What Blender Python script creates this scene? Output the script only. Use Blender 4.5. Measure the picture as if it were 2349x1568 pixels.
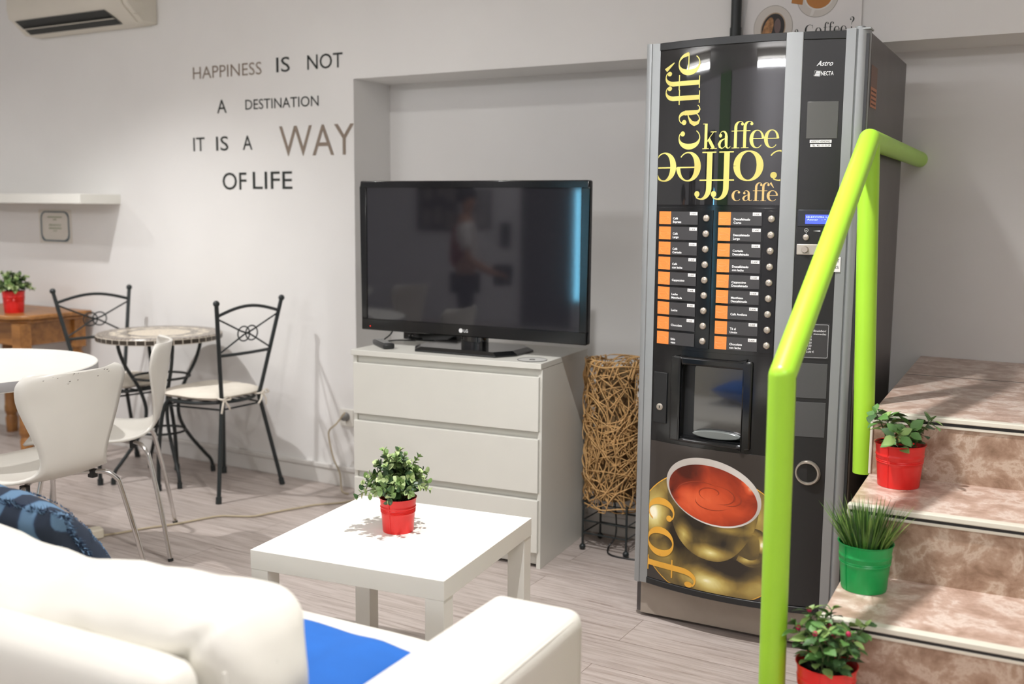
import bpy, bmesh, math, random
from mathutils import Vector, Matrix
random.seed(7)
for o in list(bpy.data.objects): bpy.data.objects.remove(o, do_unlink=True)
SC = bpy.context.scene
COL = SC.collection
PI = math.pi

# ------------------------------------------------------------------ camera
F_PX = 2386.0; PIT = 0.1283; ROL = 0.0087; YAW = 0.5285
CAM = Vector((0.0, -3.759, 1.3167))
_f = Vector((0, math.cos(PIT), -math.sin(PIT))); _u = Vector((0, math.sin(PIT), math.cos(PIT))); _r = Vector((1, 0, 0))
_r2 = math.cos(ROL)*_r + math.sin(ROL)*_u; _u2 = -math.sin(ROL)*_r + math.cos(ROL)*_u
_rz = Matrix.Rotation(YAW, 3, 'Z')
_r2, _u2, _f = _rz@_r2, _rz@_u2, _rz@_f
cd = bpy.data.cameras.new('camera'); cam = bpy.data.objects.new('camera', cd); COL.objects.link(cam)
cd.sensor_fit = 'HORIZONTAL'; cd.sensor_width = 36.0; cd.lens = F_PX/2349*36
cam.matrix_world = Matrix(((_r2.x, _u2.x, -_f.x, CAM.x), (_r2.y, _u2.y, -_f.y, CAM.y), (_r2.z, _u2.z, -_f.z, CAM.z), (0, 0, 0, 1)))
cd.clip_start = 0.05; cd.clip_end = 60
cd.dof.use_dof = True; cd.dof.focus_distance = 2.95; cd.dof.aperture_fstop = 2.5
SC.camera = cam
SC.view_settings.view_transform = 'Standard'; SC.view_settings.look = 'None'
SC.view_settings.gamma = 1; SC.view_settings.use_curve_mapping = False
SC.view_settings.exposure = 0.5
SC.cycles.use_denoising = True
SC.cycles.use_adaptive_sampling = True; SC.cycles.adaptive_threshold = 0.03
SC.cycles.max_bounces = 7; SC.cycles.diffuse_bounces = 5; SC.cycles.glossy_bounces = 3; SC.cycles.transparent_max_bounces = 8
SC.cycles.caustics_reflective = False; SC.cycles.caustics_refractive = False
SC.cycles.sample_clamp_indirect = 4.0

# ------------------------------------------------------------------ world + lamps
w = bpy.data.worlds.new('world'); SC.world = w; w.use_nodes = True
w.node_tree.nodes['Background'].inputs[0].default_value = (1, 0.97, 0.93, 1)
w.node_tree.nodes['Background'].inputs[1].default_value = 0.05
def spot(name, loc, target, power, angle, blend, radius, col=(1.0, 0.985, 0.975)):
    l = bpy.data.lights.new(name, 'SPOT'); l.energy = power; l.spot_size = math.radians(angle); l.spot_blend = blend
    l.shadow_soft_size = radius; l.color = col
    o = bpy.data.objects.new(name, l); COL.objects.link(o); o.location = loc
    o.rotation_euler = (Vector(target)-Vector(loc)).to_track_quat('-Z', 'Y').to_euler()
    return o
CEIL = 2.62
DOWNLIGHTS = [((-4.15, -1.25, CEIL-.03), (-4.0, -1.1, 0.0), 112, 116, 1.0, 0.03),
              ((-1.05, -1.72, CEIL-.03), (-1.1, -1.75, 0.0), 170, 132, 1.0, 0.03),
              ((-6.0, -1.65, CEIL-.03), (-5.9, -1.6, 0.0), 30, 150, 0.8, 0.03),
              ((-2.6, -1.5, CEIL-.03), (-2.6, -1.4, 0.0), 16, 165, 0.6, 0.03)]
for i, a in enumerate(DOWNLIGHTS): spot('downlight', *a)
TUBES = [((-5.15, -5.5, 2.5), (-4.0, -5.85, 2.5)), ((-1.87, -6.57, 2.5), (-0.6, -6.6, 2.5))]
TUBE_STRENGTH = 140.0
FILL_PANELS = [((0.55, -3.3, CEIL-.02), 5.6), ((-3.3, -3.7, CEIL-.02), 4.2)]  # unseen glowing ceiling panels, added as soft fill light

# ------------------------------------------------------------------ helpers
def lin(c):
    if isinstance(c, str):
        c = [int(c[i:i+2], 16)/255 for i in (0, 2, 4)]
    return tuple(x/12.92 if x <= .04045 else ((x+.055)/1.055)**2.4 for x in c)+(1.0,)
def mat(name, col, rough=.5, metal=0.0, spec=.5, noise=0.0, nscale=8.0, bump=0.0, bscale=60.0, coat=0.0, emit=0.0, sss=0.0):
    m = bpy.data.materials.new(name); m.use_nodes = True; nt = m.node_tree; b = nt.nodes['Principled BSDF']
    c = lin(col); b.inputs['Base Color'].default_value = c; b.inputs['Roughness'].default_value = rough
    b.inputs['Metallic'].default_value = metal; b.inputs['Specular IOR Level'].default_value = spec
    b.inputs['Coat Weight'].default_value = coat
    if emit: b.inputs['Emission Color'].default_value = c; b.inputs['Emission Strength'].default_value = emit
    tc = nt.nodes.new('ShaderNodeTexCoord')
    n = nt.nodes.new('ShaderNodeTexNoise'); n.inputs['Scale'].default_value = nscale; n.inputs['Detail'].default_value = 4
    nt.links.new(tc.outputs['Object'], n.inputs['Vector'])
    k = max(noise, .02)
    r = nt.nodes.new('ShaderNodeValToRGB'); r.color_ramp.elements[0].position = .3; r.color_ramp.elements[1].position = .7
    r.color_ramp.elements[0].color = tuple(x*(1-k) for x in c[:3])+(1,); r.color_ramp.elements[1].color = tuple(min(1, x*(1+k*.6)) for x in c[:3])+(1,)
    nt.links.new(n.outputs['Fac'], r.inputs['Fac']); nt.links.new(r.outputs['Color'], b.inputs['Base Color'])
    if bump:
        n2 = nt.nodes.new('ShaderNodeTexNoise'); n2.inputs['Scale'].default_value = bscale; n2.inputs['Detail'].default_value = 3
        nt.links.new(tc.outputs['Object'], n2.inputs['Vector'])
        bp = nt.nodes.new('ShaderNodeBump'); bp.inputs['Strength'].default_value = bump; bp.inputs['Distance'].default_value = .002
        nt.links.new(n2.outputs['Fac'], bp.inputs['Height']); nt.links.new(bp.outputs['Normal'], b.inputs['Normal'])
    return m
def ramp_mat(name, stops, vec_scale=(1, 1, 1), nscale=4, detail=6, rough=.4, distort=0.0, tex='noise', bump=0.0, spec=.5, coat=0, metal=0):
    m = bpy.data.materials.new(name); m.use_nodes = True; nt = m.node_tree; b = nt.nodes['Principled BSDF']
    tc = nt.nodes.new('ShaderNodeTexCoord'); mp = nt.nodes.new('ShaderNodeMapping'); mp.inputs['Scale'].default_value = vec_scale
    nt.links.new(tc.outputs['Object'], mp.inputs['Vector'])
    if tex == 'noise':
        n = nt.nodes.new('ShaderNodeTexNoise'); n.inputs['Detail'].default_value = detail; n.inputs['Distortion'].default_value = distort; n.inputs['Roughness'].default_value = .65
    else:
        n = nt.nodes.new('ShaderNodeTexWave'); n.inputs['Distortion'].default_value = distort; n.inputs['Detail'].default_value = detail
    n.inputs['Scale'].default_value = nscale
    nt.links.new(mp.outputs['Vector'], n.inputs['Vector'])
    r = nt.nodes.new('ShaderNodeValToRGB'); e = r.color_ramp.elements
    while len(e) < len(stops): e.new(.5)
    for i, (p, c) in enumerate(stops): e[i].position = p; e[i].color = lin(c)
    nt.links.new(n.outputs['Fac'], r.inputs['Fac']); nt.links.new(r.outputs['Color'], b.inputs['Base Color'])
    b.inputs['Roughness'].default_value = rough; b.inputs['Specular IOR Level'].default_value = spec; b.inputs['Coat Weight'].default_value = coat
    b.inputs['Metallic'].default_value = metal
    if bump:
        bp = nt.nodes.new('ShaderNodeBump'); bp.inputs['Strength'].default_value = bump; bp.inputs['Distance'].default_value = .002
        nt.links.new(n.outputs['Fac'], bp.inputs['Height']); nt.links.new(bp.outputs['Normal'], b.inputs['Normal'])
    return m

class MB:
    """collects faces, builds ONE mesh object"""
    def __init__(self): self.v = []; self.f = []; self.mi = []; self.x = Matrix.Identity(4)
    def add(self, vs, fs, mi=0):
        o = len(self.v)
        self.v += [tuple(self.x@Vector(p)) for p in vs]
        for q in fs: self.f.append([o+i for i in q]); self.mi.append(mi)
        return self
    def box(self, x0, y0, z0, x1, y1, z1, mi=0):
        vs = [(x, y, z) for z in (z0, z1) for y in (y0, y1) for x in (x0, x1)]
        return self.add(vs, [(0, 2, 3, 1), (4, 5, 7, 6), (0, 1, 5, 4), (1, 3, 7, 5), (3, 2, 6, 7), (2, 0, 4, 6)], mi)
    def quad(self, a, b, c, d, mi=0): return self.add([a, b, c, d], [(0, 1, 2, 3)], mi)
    def tube(self, path, r, n=8, mi=0, closed=False, radii=None, cap=True):
        P = [Vector(p) for p in path]; m = len(P); vs = []; fs = []
        T = []
        for i in range(m):
            a = P[(i-1) % m] if (closed or i > 0) else P[i]; b = P[(i+1) % m] if (closed or i < m-1) else P[i]
            T.append((b-a).normalized() if (b-a).length > 1e-9 else Vector((0, 0, 1)))
        up = Vector((0, 0, 1)) if abs(T[0].z) < .9 else Vector((1, 0, 0))
        N = (up-T[0]*up.dot(T[0])).normalized()
        for i in range(m):
            N = (N-T[i]*N.dot(T[i]))
            N = N.normalized() if N.length > 1e-6 else T[i].orthogonal().normalized()
            B = T[i].cross(N); rr = radii[i] if radii else r
            for k in range(n):
                a = 2*PI*k/n; vs.append(P[i]+rr*(math.cos(a)*N+math.sin(a)*B))
        for i in range(m if closed else m-1):
            j = (i+1) % m
            for k in range(n): fs.append((i*n+k, i*n+(k+1) % n, j*n+(k+1) % n, j*n+k))
        if cap and not closed: fs.append(tuple(range(n))[::-1]); fs.append(tuple((m-1)*n+k for k in range(n)))
        return self.add(vs, fs, mi)
    def lathe(self, prof, n=24, c=(0, 0, 0), mi=0, cap0=False, cap1=False):
        vs = []; fs = []; m = len(prof)
        for r, z in prof:
            for k in range(n): a = 2*PI*k/n; vs.append((c[0]+r*math.cos(a), c[1]+r*math.sin(a), c[2]+z))
        for i in range(m-1):
            for k in range(n): fs.append((i*n+k, i*n+(k+1) % n, (i+1)*n+(k+1) % n, (i+1)*n+k))
        if cap0: fs.append(tuple(range(n))[::-1])
        if cap1: fs.append(tuple((m-1)*n+k for k in range(n)))
        return self.add(vs, fs, mi)
    def sphere(self, c, r, n=10, mi=0, sc=(1, 1, 1)):
        prof = [(math.sin(PI*i/n), -math.cos(PI*i/n)) for i in range(n+1)]; vs = []; fs = []
        for q, z in prof:
            for k in range(2*n): a = PI*k/n; vs.append((c[0]+r*sc[0]*q*math.cos(a), c[1]+r*sc[1]*q*math.sin(a), c[2]+r*sc[2]*z))
        for i in range(n):
            for k in range(2*n): fs.append((i*2*n+k, i*2*n+(k+1) % (2*n), (i+1)*2*n+(k+1) % (2*n), (i+1)*2*n+k))
        return self.add(vs, fs, mi)
    def prism(self, poly, d0, d1, fn, mi=0):
        n = len(poly)
        vs = [fn(p[0], p[1], d0) for p in poly]+[fn(p[0], p[1], d1) for p in poly]
        fs = [tuple(range(n))[::-1], tuple(range(n, 2*n))]+[(i, (i+1) % n, n+(i+1) % n, n+i) for i in range(n)]
        return self.add(vs, fs, mi)
    def build(self, name, mats, parent=None, loc=None, rotz=0.0, bevel=0.0, smooth=40, bseg=2, weld=True, recalc=True):
        me = bpy.data.meshes.new(name); me.from_pydata(self.v, [], self.f)
        if not isinstance(mats, (list, tuple)): mats = [mats]
        for m in mats: me.materials.append(m)
        me.polygons.foreach_set('material_index', self.mi)
        bm = bmesh.new(); bm.from_mesh(me)
        if weld: bmesh.ops.remove_doubles(bm, verts=bm.verts, dist=1e-5)
        if recalc: bmesh.ops.recalc_face_normals(bm, faces=bm.faces)
        bm.to_mesh(me); bm.free(); me.validate()
        if smooth:
            me.shade_smooth(); me.set_sharp_from_angle(angle=math.radians(smooth))
        o = bpy.data.objects.new(name, me); COL.objects.link(o)
        if parent: o.parent = parent
        if loc: o.location = loc
        if rotz: o.rotation_euler = (0, 0, rotz)
        if bevel:
            md = o.modifiers.new('bevel', 'BEVEL'); md.width = bevel; md.segments = bseg; md.limit_method = 'ANGLE'; md.angle_limit = math.radians(50)
            md.harden_normals = False
        return o
def tag(o, label, cat=None, group=None):
    o['label'] = label
    if cat: o['category'] = cat
    if group: o['group'] = group
    return o
def thing(name, label, cat, loc=(0, 0, 0), rotz=0.0, group=None):
    o = bpy.data.objects.new(name, None); COL.objects.link(o); o.location = loc; o.rotation_euler = (0, 0, rotz)
    o.empty_display_size = .05
    return tag(o, label, cat, group)
def struct(o): o['kind'] = 'structure'; return o
def plabel(o, label): o['label'] = label; return o
def spl(pts, n=8, closed=False):
    """Catmull-Rom through points"""
    P = [Vector(p) for p in pts]; m = len(P); out = []
    for i in range(m if closed else m-1):
        g = lambda k: P[k % m] if closed else P[max(0, min(m-1, k))]
        a, b, c, d = g(i-1), g(i), g(i+1), g(i+2)
        for k in range(n):
            t = k/n
            out.append(.5*((2*b)+(c-a)*t+(2*a-5*b+4*c-d)*t*t+(3*b-a-3*c+d)*t**3))
    if not closed: out.append(P[-1])
    return out
def roundrect(x0, z0, x1, z1, r, n=5):
    out = []
    for cx, cz, a0 in ((x1-r, z1-r, 0), (x0+r, z1-r, 90), (x0+r, z0+r, 180), (x1-r, z0+r, 270)):
        for k in range(n+1):
            a = math.radians(a0+90*k/n); out.append((cx+r*math.cos(a), cz+r*math.sin(a)))
    return out
def ell(cx, cz, rx, rz, n=40, sh=0.0, a0=0, a1=360, rot=0.0):
    out = []
    for k in range(n):
        a = math.radians(a0+(a1-a0)*k/(n if a1-a0 == 360 else n-1))
        x = rx*math.cos(a); z = rz*math.sin(a)
        out.append((cx+x*math.cos(rot)-z*math.sin(rot)+sh*math.sin(a), cz+x*math.sin(rot)+z*math.cos(rot)))
    return out
_tc = {}
def text_geo(body, bold=0.0, shear=0.0, res=3):
    """outline text as 2-D faces, cap height about .73"""
    key = (body, bold, shear, res)
    if key not in _tc:
        c = bpy.data.curves.new('t', 'FONT'); c.body = body; c.size = 1; c.offset = bold; c.shear = shear; c.resolution_u = res; c.fill_mode = 'FRONT'
        o = bpy.data.objects.new('t', c); me = o.to_mesh()
        vs = [(v.co.x, v.co.y) for v in me.vertices]; fs = [tuple(p.vertices) for p in me.polygons]
        o.to_mesh_clear(); bpy.data.objects.remove(o); bpy.data.curves.remove(c)
        _tc[key] = (vs, fs)
    return _tc[key]
def put_text(mb, body, fn, x, z, h=None, width=None, mi=0, bold=0.0, shear=0.0, align='L', cap=.727):
    """h = cap height; fn maps (x, z) on the carrier plane to 3-D"""
    vs, fs = text_geo(body, bold, shear)
    if not vs: return
    x0 = min(v[0] for v in vs); x1 = max(v[0] for v in vs)
    sy = h/cap; sx = width/(x1-x0) if width else sy
    off = -x0*sx
    if align == 'C': off -= (x1-x0)*sx/2
    if align == 'R': off -= (x1-x0)*sx
    mb.add([fn(x+off+v[0]*sx, z+v[1]*sy) for v in vs], fs, mi)
# high-contrast serif letters drawn as pen strokes (x-height = 1)
def _ring(cx, cy, rx, ry, a0, a1, w, n=28):
    out = []
    for k in range(n+1):
        a = math.radians(a0+(a1-a0)*k/n); out.append((cx+rx*math.cos(a), cy+ry*math.sin(a), w(a)))
    return out
TH = .022
def _wl(t): return lambda a: TH+t*max(0, -math.cos(a))**1.4
def _ball(x, y, r): return [(x+r*math.cos(2*PI*k/16), y+r*math.sin(2*PI*k/16)) for k in range(16)]
def glyph(ch):
    S = []; Bl = []; R = []
    if ch == 'o':
        S = [_ring(.5, .5, .40, .49, 0, 360, lambda a: TH+.095*abs(math.cos(a))**1.5, 40)]; adv = 1.0
    elif ch == 'c':
        S = [_ring(.5, .5, .38, .49, 62, 318, _wl(.10))]; Bl = [_ball(.67, .82, .11)]; adv = .9
    elif ch == 'e':
        S = [_ring(.5, .5, .38, .49, 2, 318, lambda a: TH+(.10*max(0, -math.cos(a))**1.4)+.06*max(0, math.cos(a))**2*(1 if math.sin(a) > 0 else 0))]
        R = [(.12, .50, .92, .55)]; adv = .95
    elif ch == 'f':
        S = [[(.30, 0.02, .10), (.30, .5, .10), (.30, 1.2, .10)]+_ring(.60, 1.22, .30, .36, 176, 55, lambda a: TH+.078*max(0, -math.cos(a))**1.2)]
        Bl = [_ball(.74, 1.42, .10)]; R = [(.02, .95, .66, 1.0), (.06, 0, .58, .045)]; adv = .62
    elif ch == 'a':
        S = [_ring(.42, .70, .23, .28, 165, 0, lambda a: TH+.06*max(0, math.cos(a))), [(.65, .72, .10), (.65, .4, .10), (.66, .18, .09)]+[(.70, .07, .06), (.78, .02, .035), (.88, .04, .02), (.95, .12, .018)],
             [(.62, .58, TH), (.45, .53, .03), (.26, .42, .075), (.17, .25, .10), (.22, .09, .07), (.36, .01, .03), (.5, .06, TH), (.62, .18, TH)]]
        Bl = [_ball(.25, .74, .11)]; adv = .98
    elif ch == 'k':
        S = [[(.25, 0.02, .10), (.25, .8, .10), (.25, 1.52, .10)], [(.33, .40, TH), (.55, .68, TH), (.80, .97, TH)], [(.46, .58, .10), (.64, .30, .105), (.82, .03, .105)]]
        R = [(.02, 0, .48, .045), (.02, 1.49, .26, 1.53), (.58, .95, 1.0, .99), (.60, 0, 1.06, .045)]; adv = 1.04
    elif ch == 'C':
        S = [_ring(.66, .74, .56, .73, 42, 318, _wl(.11))]; R = [(1.05, .95, 1.09, 1.45)]; adv = 1.25
    elif ch == '?':
        S = [_ring(.40, 1.15, .26, .30, 190, -50, lambda a: TH+.09*max(0, math.cos(a)))+[(.42, .72, .04), (.36, .45, TH)]]; Bl = [_ball(.22, 1.12, .10), _ball(.38, .1, .11)]; adv = .8
    else: adv = .5
    return S, Bl, R, adv
def put_glyph(mb, ch, fn, mi=0):
    """fn(gx, gy) -> 3-D"""
    S, Bl, R, adv = glyph(ch if ch != 'è' else 'e')
    if ch == 'è': S = S+[[(.28, 1.58, .085), (.42, 1.40, .055), (.58, 1.20, .02)]]
    for st in S:
        vs = []; m = len(st)
        for i, (x, y, h) in enumerate(st):
            a = st[max(0, i-1)]; b = st[min(m-1, i+1)]; dx, dy = b[0]-a[0], b[1]-a[1]; l = math.hypot(dx, dy) or 1
            nx, ny = -dy/l*h, dx/l*h
            vs += [fn(x+nx, y+ny), fn(x-nx, y-ny)]
        mb.add(vs, [(2*i, 2*i+1, 2*i+3, 2*i+2) for i in range(m-1)], mi)
    for b in Bl: mb.add([fn(*p) for p in b], [tuple(range(len(b)))], mi)
    for (x0, y0, x1, y1) in R:
        n = 4; vs = []
        for k in range(n+1): x = x0+(x1-x0)*k/n; vs += [fn(x, y0), fn(x, y1)]
        mb.add(vs, [(2*k, 2*k+1, 2*k+3, 2*k+2) for k in range(n)], mi)
    return adv
# ------------------------------------------------------------------ materials
M = {}
M['wall'] = mat('wall_paint', 'e8e7e5', .75, noise=.02, nscale=3, bump=.12, bscale=90)
M['ceil'] = mat('ceiling_paint', 'e6e3de', .8)
M['rearwall'] = mat('rear_wall_paint', 'e0dfe4', .8)
M['skirt'] = mat('skirting_paint', 'dcdad6', .45)
M['white_lam'] = mat('white_laminate', 'e8e7e0', .32, noise=.01)
M['chest'] = mat('white_chest_paint', 'd3d2ca', .38, noise=.012, bump=.05, bscale=200)
M['whiteplastic'] = mat('white_plastic', 'e4e2da', .4)
M['ac'] = mat('aircon_plastic', 'd9d4c8', .45)
M['acdark'] = mat('aircon_dark', '2a2c2b', .5)
M['grey'] = mat('grey_plastic', '8a8a88', .5)
M['dgrey'] = mat('dark_grey_plastic', '4a4a4a', .5)
M['chairwhite'] = mat('white_lacquered_ply', 'd9d6ce', .30, noise=.01)
M['chrome'] = mat('chrome', 'd8d6d4', .12, metal=1.0)
M['blackmetal'] = mat('black_powder_coat', '23292a', .42, noise=.08)
M['cotton'] = mat('cream_cotton', 'e6dfd2', .9, noise=.05, nscale=20, bump=.3, bscale=120)
M['leather'] = mat('white_leather', 'dcd9d0', .45, noise=.015, bump=.12, bscale=140)
M['blue'] = mat('blue_fabric', '1960b4', .85, noise=.06, nscale=20, bump=.2, bscale=200)
M['blackgloss'] = mat('black_gloss_plastic', '131415', .12, spec=.6)
M['blacksatin'] = mat('black_satin_plastic', '1e1f20', .38)
M['screen'] = mat('dark_glass_screen', '222227', .05, spec=1.0)
M['silver'] = mat('silver_paint', '9da0a1', .38, metal=.5, noise=.03)
M['cabinet'] = mat('grey_cabinet_steel', '5b5757', .42, metal=.25, noise=.10, nscale=9)
M['kick'] = mat('taupe_steel', '9f958a', .5, metal=.2, noise=.06, nscale=14)
M['panel'] = mat('charcoal_panel', '242425', .35)
M['glass'] = mat('black_glass', '1c1c1d', .015, spec=.8, coat=.5)
M['lime'] = mat('lime_green_paint', 'a2d636', .36, noise=.03, nscale=6)
M['red'] = mat('red_enamel', 'd9231f', .34, noise=.03)
M['green'] = mat('green_enamel', '0f9a4c', .34, noise=.03)
M['soil'] = mat('dark_soil', '1d1915', .95, noise=.4, nscale=60)
M['cane'] = mat('cane_wicker', 'c49c66', .6, noise=.18, nscale=25)
M['shadecloth'] = mat('inner_shade_cloth', '6f5a3c', .9, noise=.08)
M['wood'] = ramp_mat('orange_wood', [(.3, '7a5029'), (.6, 'a4703a'), (.8, 'b78148')], (1.5, 14, 14), 2.0, 6, .35)
M['goldl'] = ramp_mat('pale_gold_print', [(.3, 'b8aa58'), (.7, 'cbc470')], (1, 1, 1), 7, 2, .35)
M['tanl'] = mat('tan_gold_print', 'bfa36a', .35)
M['amber'] = mat('amber_print', 'e0a93c', .4, noise=.06)
M['orange'] = mat('orange_print', 'e8863f', .4, noise=.06, nscale=15)
M['orangeline'] = mat('pale_orange_print', 'f0a060', .4)
M['labelgrey'] = mat('charcoal_label', '3c3b3c', .3, spec=.5)
M['whiteprint'] = mat('white_print', 'eeeeee', .5)
M['paper'] = mat('white_paper', 'e9e6e4', .7)
M['inkblack'] = mat('black_ink', '1f2420', .6)
M['taupe'] = mat('taupe_vinyl', '8b7d70', .6)
M['steelbtn'] = mat('brushed_steel', 'bdb4a8', .3, metal=.8)
M['leafA'] = mat('leaf_dark_green', '3a5433', .45, noise=.2, nscale=40)
M['leafB'] = mat('leaf_mid_green', '7b9859', .45, noise=.2, nscale=40)
M['leafC'] = mat('leaf_pale_green', 'b2c48a', .45, noise=.2, nscale=40)
M['stem'] = mat('stem_green', '4a5a34', .6)
M['cord'] = mat('cream_cord', 'b5a88f', .6)

def floor_mat():
    m = bpy.data.materials.new('pale_laminate_planks'); m.use_nodes = True; nt = m.node_tree; b = nt.nodes['Principled BSDF']
    L = nt.links.new; N = nt.nodes.new
    tc = N('ShaderNodeTexCoord')
    br = N('ShaderNodeTexBrick'); br.inputs['Scale'].default_value = 1.0; br.inputs['Brick Width'].default_value = 1.25; br.inputs['Row Height'].default_value = .19
    br.inputs['Mortar Size'].default_value = .0012; br.inputs['Mortar Smooth'].default_value = .3; br.offset = .37
    br.inputs['Color1'].default_value = (.0, 0, 0, 1); br.inputs['Color2'].default_value = (1, 1, 1, 1); br.inputs['Mortar'].default_value = (.5, .5, .5, 1)
    L(tc.outputs['Object'], br.inputs['Vector'])
    mp = N('ShaderNodeMapping'); mp.inputs['Scale'].default_value = (1.6, 26, 1)
    ad = N('ShaderNodeVectorMath'); ad.operation = 'ADD'; cx = N('ShaderNodeCombineXYZ'); mu = N('ShaderNodeMath'); mu.operation = 'MULTIPLY'; mu.inputs[1].default_value = 9
    L(br.outputs['Color'], mu.inputs[0]); L(mu.outputs[0], cx.inputs[0]); L(tc.outputs['Object'], ad.inputs[0]); L(cx.outputs[0], ad.inputs[1])
    L(ad.outputs[0], mp.inputs['Vector'])
    n = N('ShaderNodeTexNoise'); n.inputs['Scale'].default_value = 2.2; n.inputs['Detail'].default_value = 8; n.inputs['Roughness'].default_value = .7; n.inputs['Distortion'].default_value = .6
    L(mp.outputs[0], n.inputs['Vector'])
    r = N('ShaderNodeValToRGB'); e = r.color_ramp.elements; e.new(.5); e.new(.5)
    for i, (p, c) in enumerate(((.28, '83756d'), (.42, 'a99d96'), (.55, 'bbb0aa'), (.75, 'c6bcb7'))): e[i].position = p; e[i].color = lin(c)
    L(n.outputs['Fac'], r.inputs['Fac'])
    mx = N('ShaderNodeMix'); mx.data_type = 'RGBA'; mx.blend_type = 'MULTIPLY'; mx.inputs[0].default_value = 1
    r2 = N('ShaderNodeValToRGB'); r2.color_ramp.elements[0].color = (.88, .88, .88, 1); r2.color_ramp.elements[1].color = (1, 1, 1, 1)
    L(br.outputs['Color'], r2.inputs['Fac']); L(r.outputs['Color'], mx.inputs[6]); L(r2.outputs['Color'], mx.inputs[7])
    mx2 = N('ShaderNodeMix'); mx2.data_type = 'RGBA'; mx2.inputs[7].default_value = lin('7d7068')
    L(br.outputs['Fac'], mx2.inputs[0]); L(mx.outputs[2], mx2.inputs[6]); L(mx2.outputs[2], b.inputs['Base Color'])
    b.inputs['Roughness'].default_value = .42
    bp = N('ShaderNodeBump'); bp.inputs['Strength'].default_value = .15; bp.inputs['Distance'].default_value = .001
    L(n.outputs['Fac'], bp.inputs['Height']); L(bp.outputs['Normal'], b.inputs['Normal'])
    return m
M['floor'] = floor_mat()

def marble(name, stops, scale):
    m = bpy.data.materials.new(name); m.use_nodes = True; nt = m.node_tree; b = nt.nodes['Principled BSDF']; L = nt.links.new; N = nt.nodes.new
    tc = N('ShaderNodeTexCoord'); n = N('ShaderNodeTexNoise'); n.inputs['Scale'].default_value = scale; n.inputs['Detail'].default_value = 9; n.inputs['Roughness'].default_value = .66; n.inputs['Distortion'].default_value = .3
    mp = N('ShaderNodeMapping'); L(tc.outputs['Object'], mp.inputs['Vector']); L(mp.outputs[0], n.inputs['Vector'])
    r = N('ShaderNodeValToRGB'); e = r.color_ramp.elements
    while len(e) < len(stops): e.new(.5)
    for i, (p, c) in enumerate(stops): e[i].position = p; e[i].color = lin(c)
    L(n.outputs['Fac'], r.inputs['Fac']); L(r.outputs['Color'], b.inputs['Base Color']); b.inputs['Roughness'].default_value = .3
    return m
M['tile'] = marble('beige_marbled_tile', [(.32, '7a614d'), (.42, '957a66'), (.50, 'a88f7b'), (.56, 'c0ae9d'), (.62, 'a58c77'), (.72, '8d735e')], 13)
M['tread'] = marble('pink_beige_marbled_tile', [(.30, '997f6e'), (.42, 'b09484'), (.50, 'c1a798'), (.57, 'd6c6ba'), (.64, 'bea394'), (.75, 'a98c7f')], 13)
M['nosing'] = mat('cream_nosing', 'd9d5c6', .35)

# ------------------------------------------------------------------ the room
X0, X1, Y0, NY = -7.2, 1.9, -7.6, 0.27
JX = -3.03; SOF = 1.883; LEDGE = 0.5
b = MB(); b.box(X0, Y0, -.1, X1, NY+.15, 0.0); struct(b.build('floor', M['floor'], smooth=0))
b = MB(); b.box(X0, Y0, CEIL, X1, NY+.15, CEIL+.1); struct(b.build('ceiling', M['ceil'], smooth=0))
b = MB()                                   # back wall with its long recess under a beam
b.box(X0, 0, 0, JX, .4, CEIL); b.box(JX, 0, SOF, X1, .4, CEIL); b.box(JX, NY, LEDGE, X1, .4, SOF); b.box(JX, 0, 0, X1, .4, LEDGE)
struct(b.build('wall_back', M['wall'], smooth=0))
b = MB(); b.box(X0-.1, Y0, 0, X0, NY+.15, CEIL); struct(b.build('wall_left', M['wall'], smooth=0))
b = MB(); b.box(X1, Y0, 0, X1+.1, NY+.15, CEIL); struct(b.build('wall_right', M['wall'], smooth=0))
b = MB(); b.box(X0, Y0-.1, 0, X1, Y0, CEIL); struct(b.build('wall_front', M['rearwall'], smooth=0))
b = MB(); b.box(X0, -.014, 0, -.75, 0, .075); b.box(X0, -.010, .075, -.75, 0, .08)
struct(b.build('baseboard_back', M['skirt'], smooth=0, bevel=.003))
b = MB(); b.box(X0, -.020, .076, -.75, 0, .098)
struct(b.build('trim_1', M['skirt'], smooth=0, bevel=.004))

# ------------------------------------------------------------------ lamps of the room, and added fill panels
def downlight(p, lab):
    t = thing('ceiling_downlight', lab, 'ceiling light', (p[0], p[1], CEIL))
    b = MB(); b.lathe([(.062, 0), (.062, -.006), (.05, -.010), (.046, -.004), (.046, 0)], 28); b.build('trim_ring', M['whiteplastic'], t)
    b = MB(); b.lathe([(.0001, -.002), (.046, -.002)], 28); b.build('lens', mat('downlight_lens', 'fff2e0', .4, emit=4.0), t)
downlight(DOWNLIGHTS[0][0], 'round recessed downlight in the ceiling above the small mosaic table')
downlight(DOWNLIGHTS[2][0], 'round recessed downlight in the ceiling in front of the air conditioner')
downlight(DOWNLIGHTS[3][0], 'round recessed downlight in the ceiling in front of the television')
downlight(DOWNLIGHTS[1][0], 'round recessed downlight in the ceiling above the white coffee table')
m_tube = mat('fluorescent_tube', 'faf9fb', .4, emit=TUBE_STRENGTH)
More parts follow.
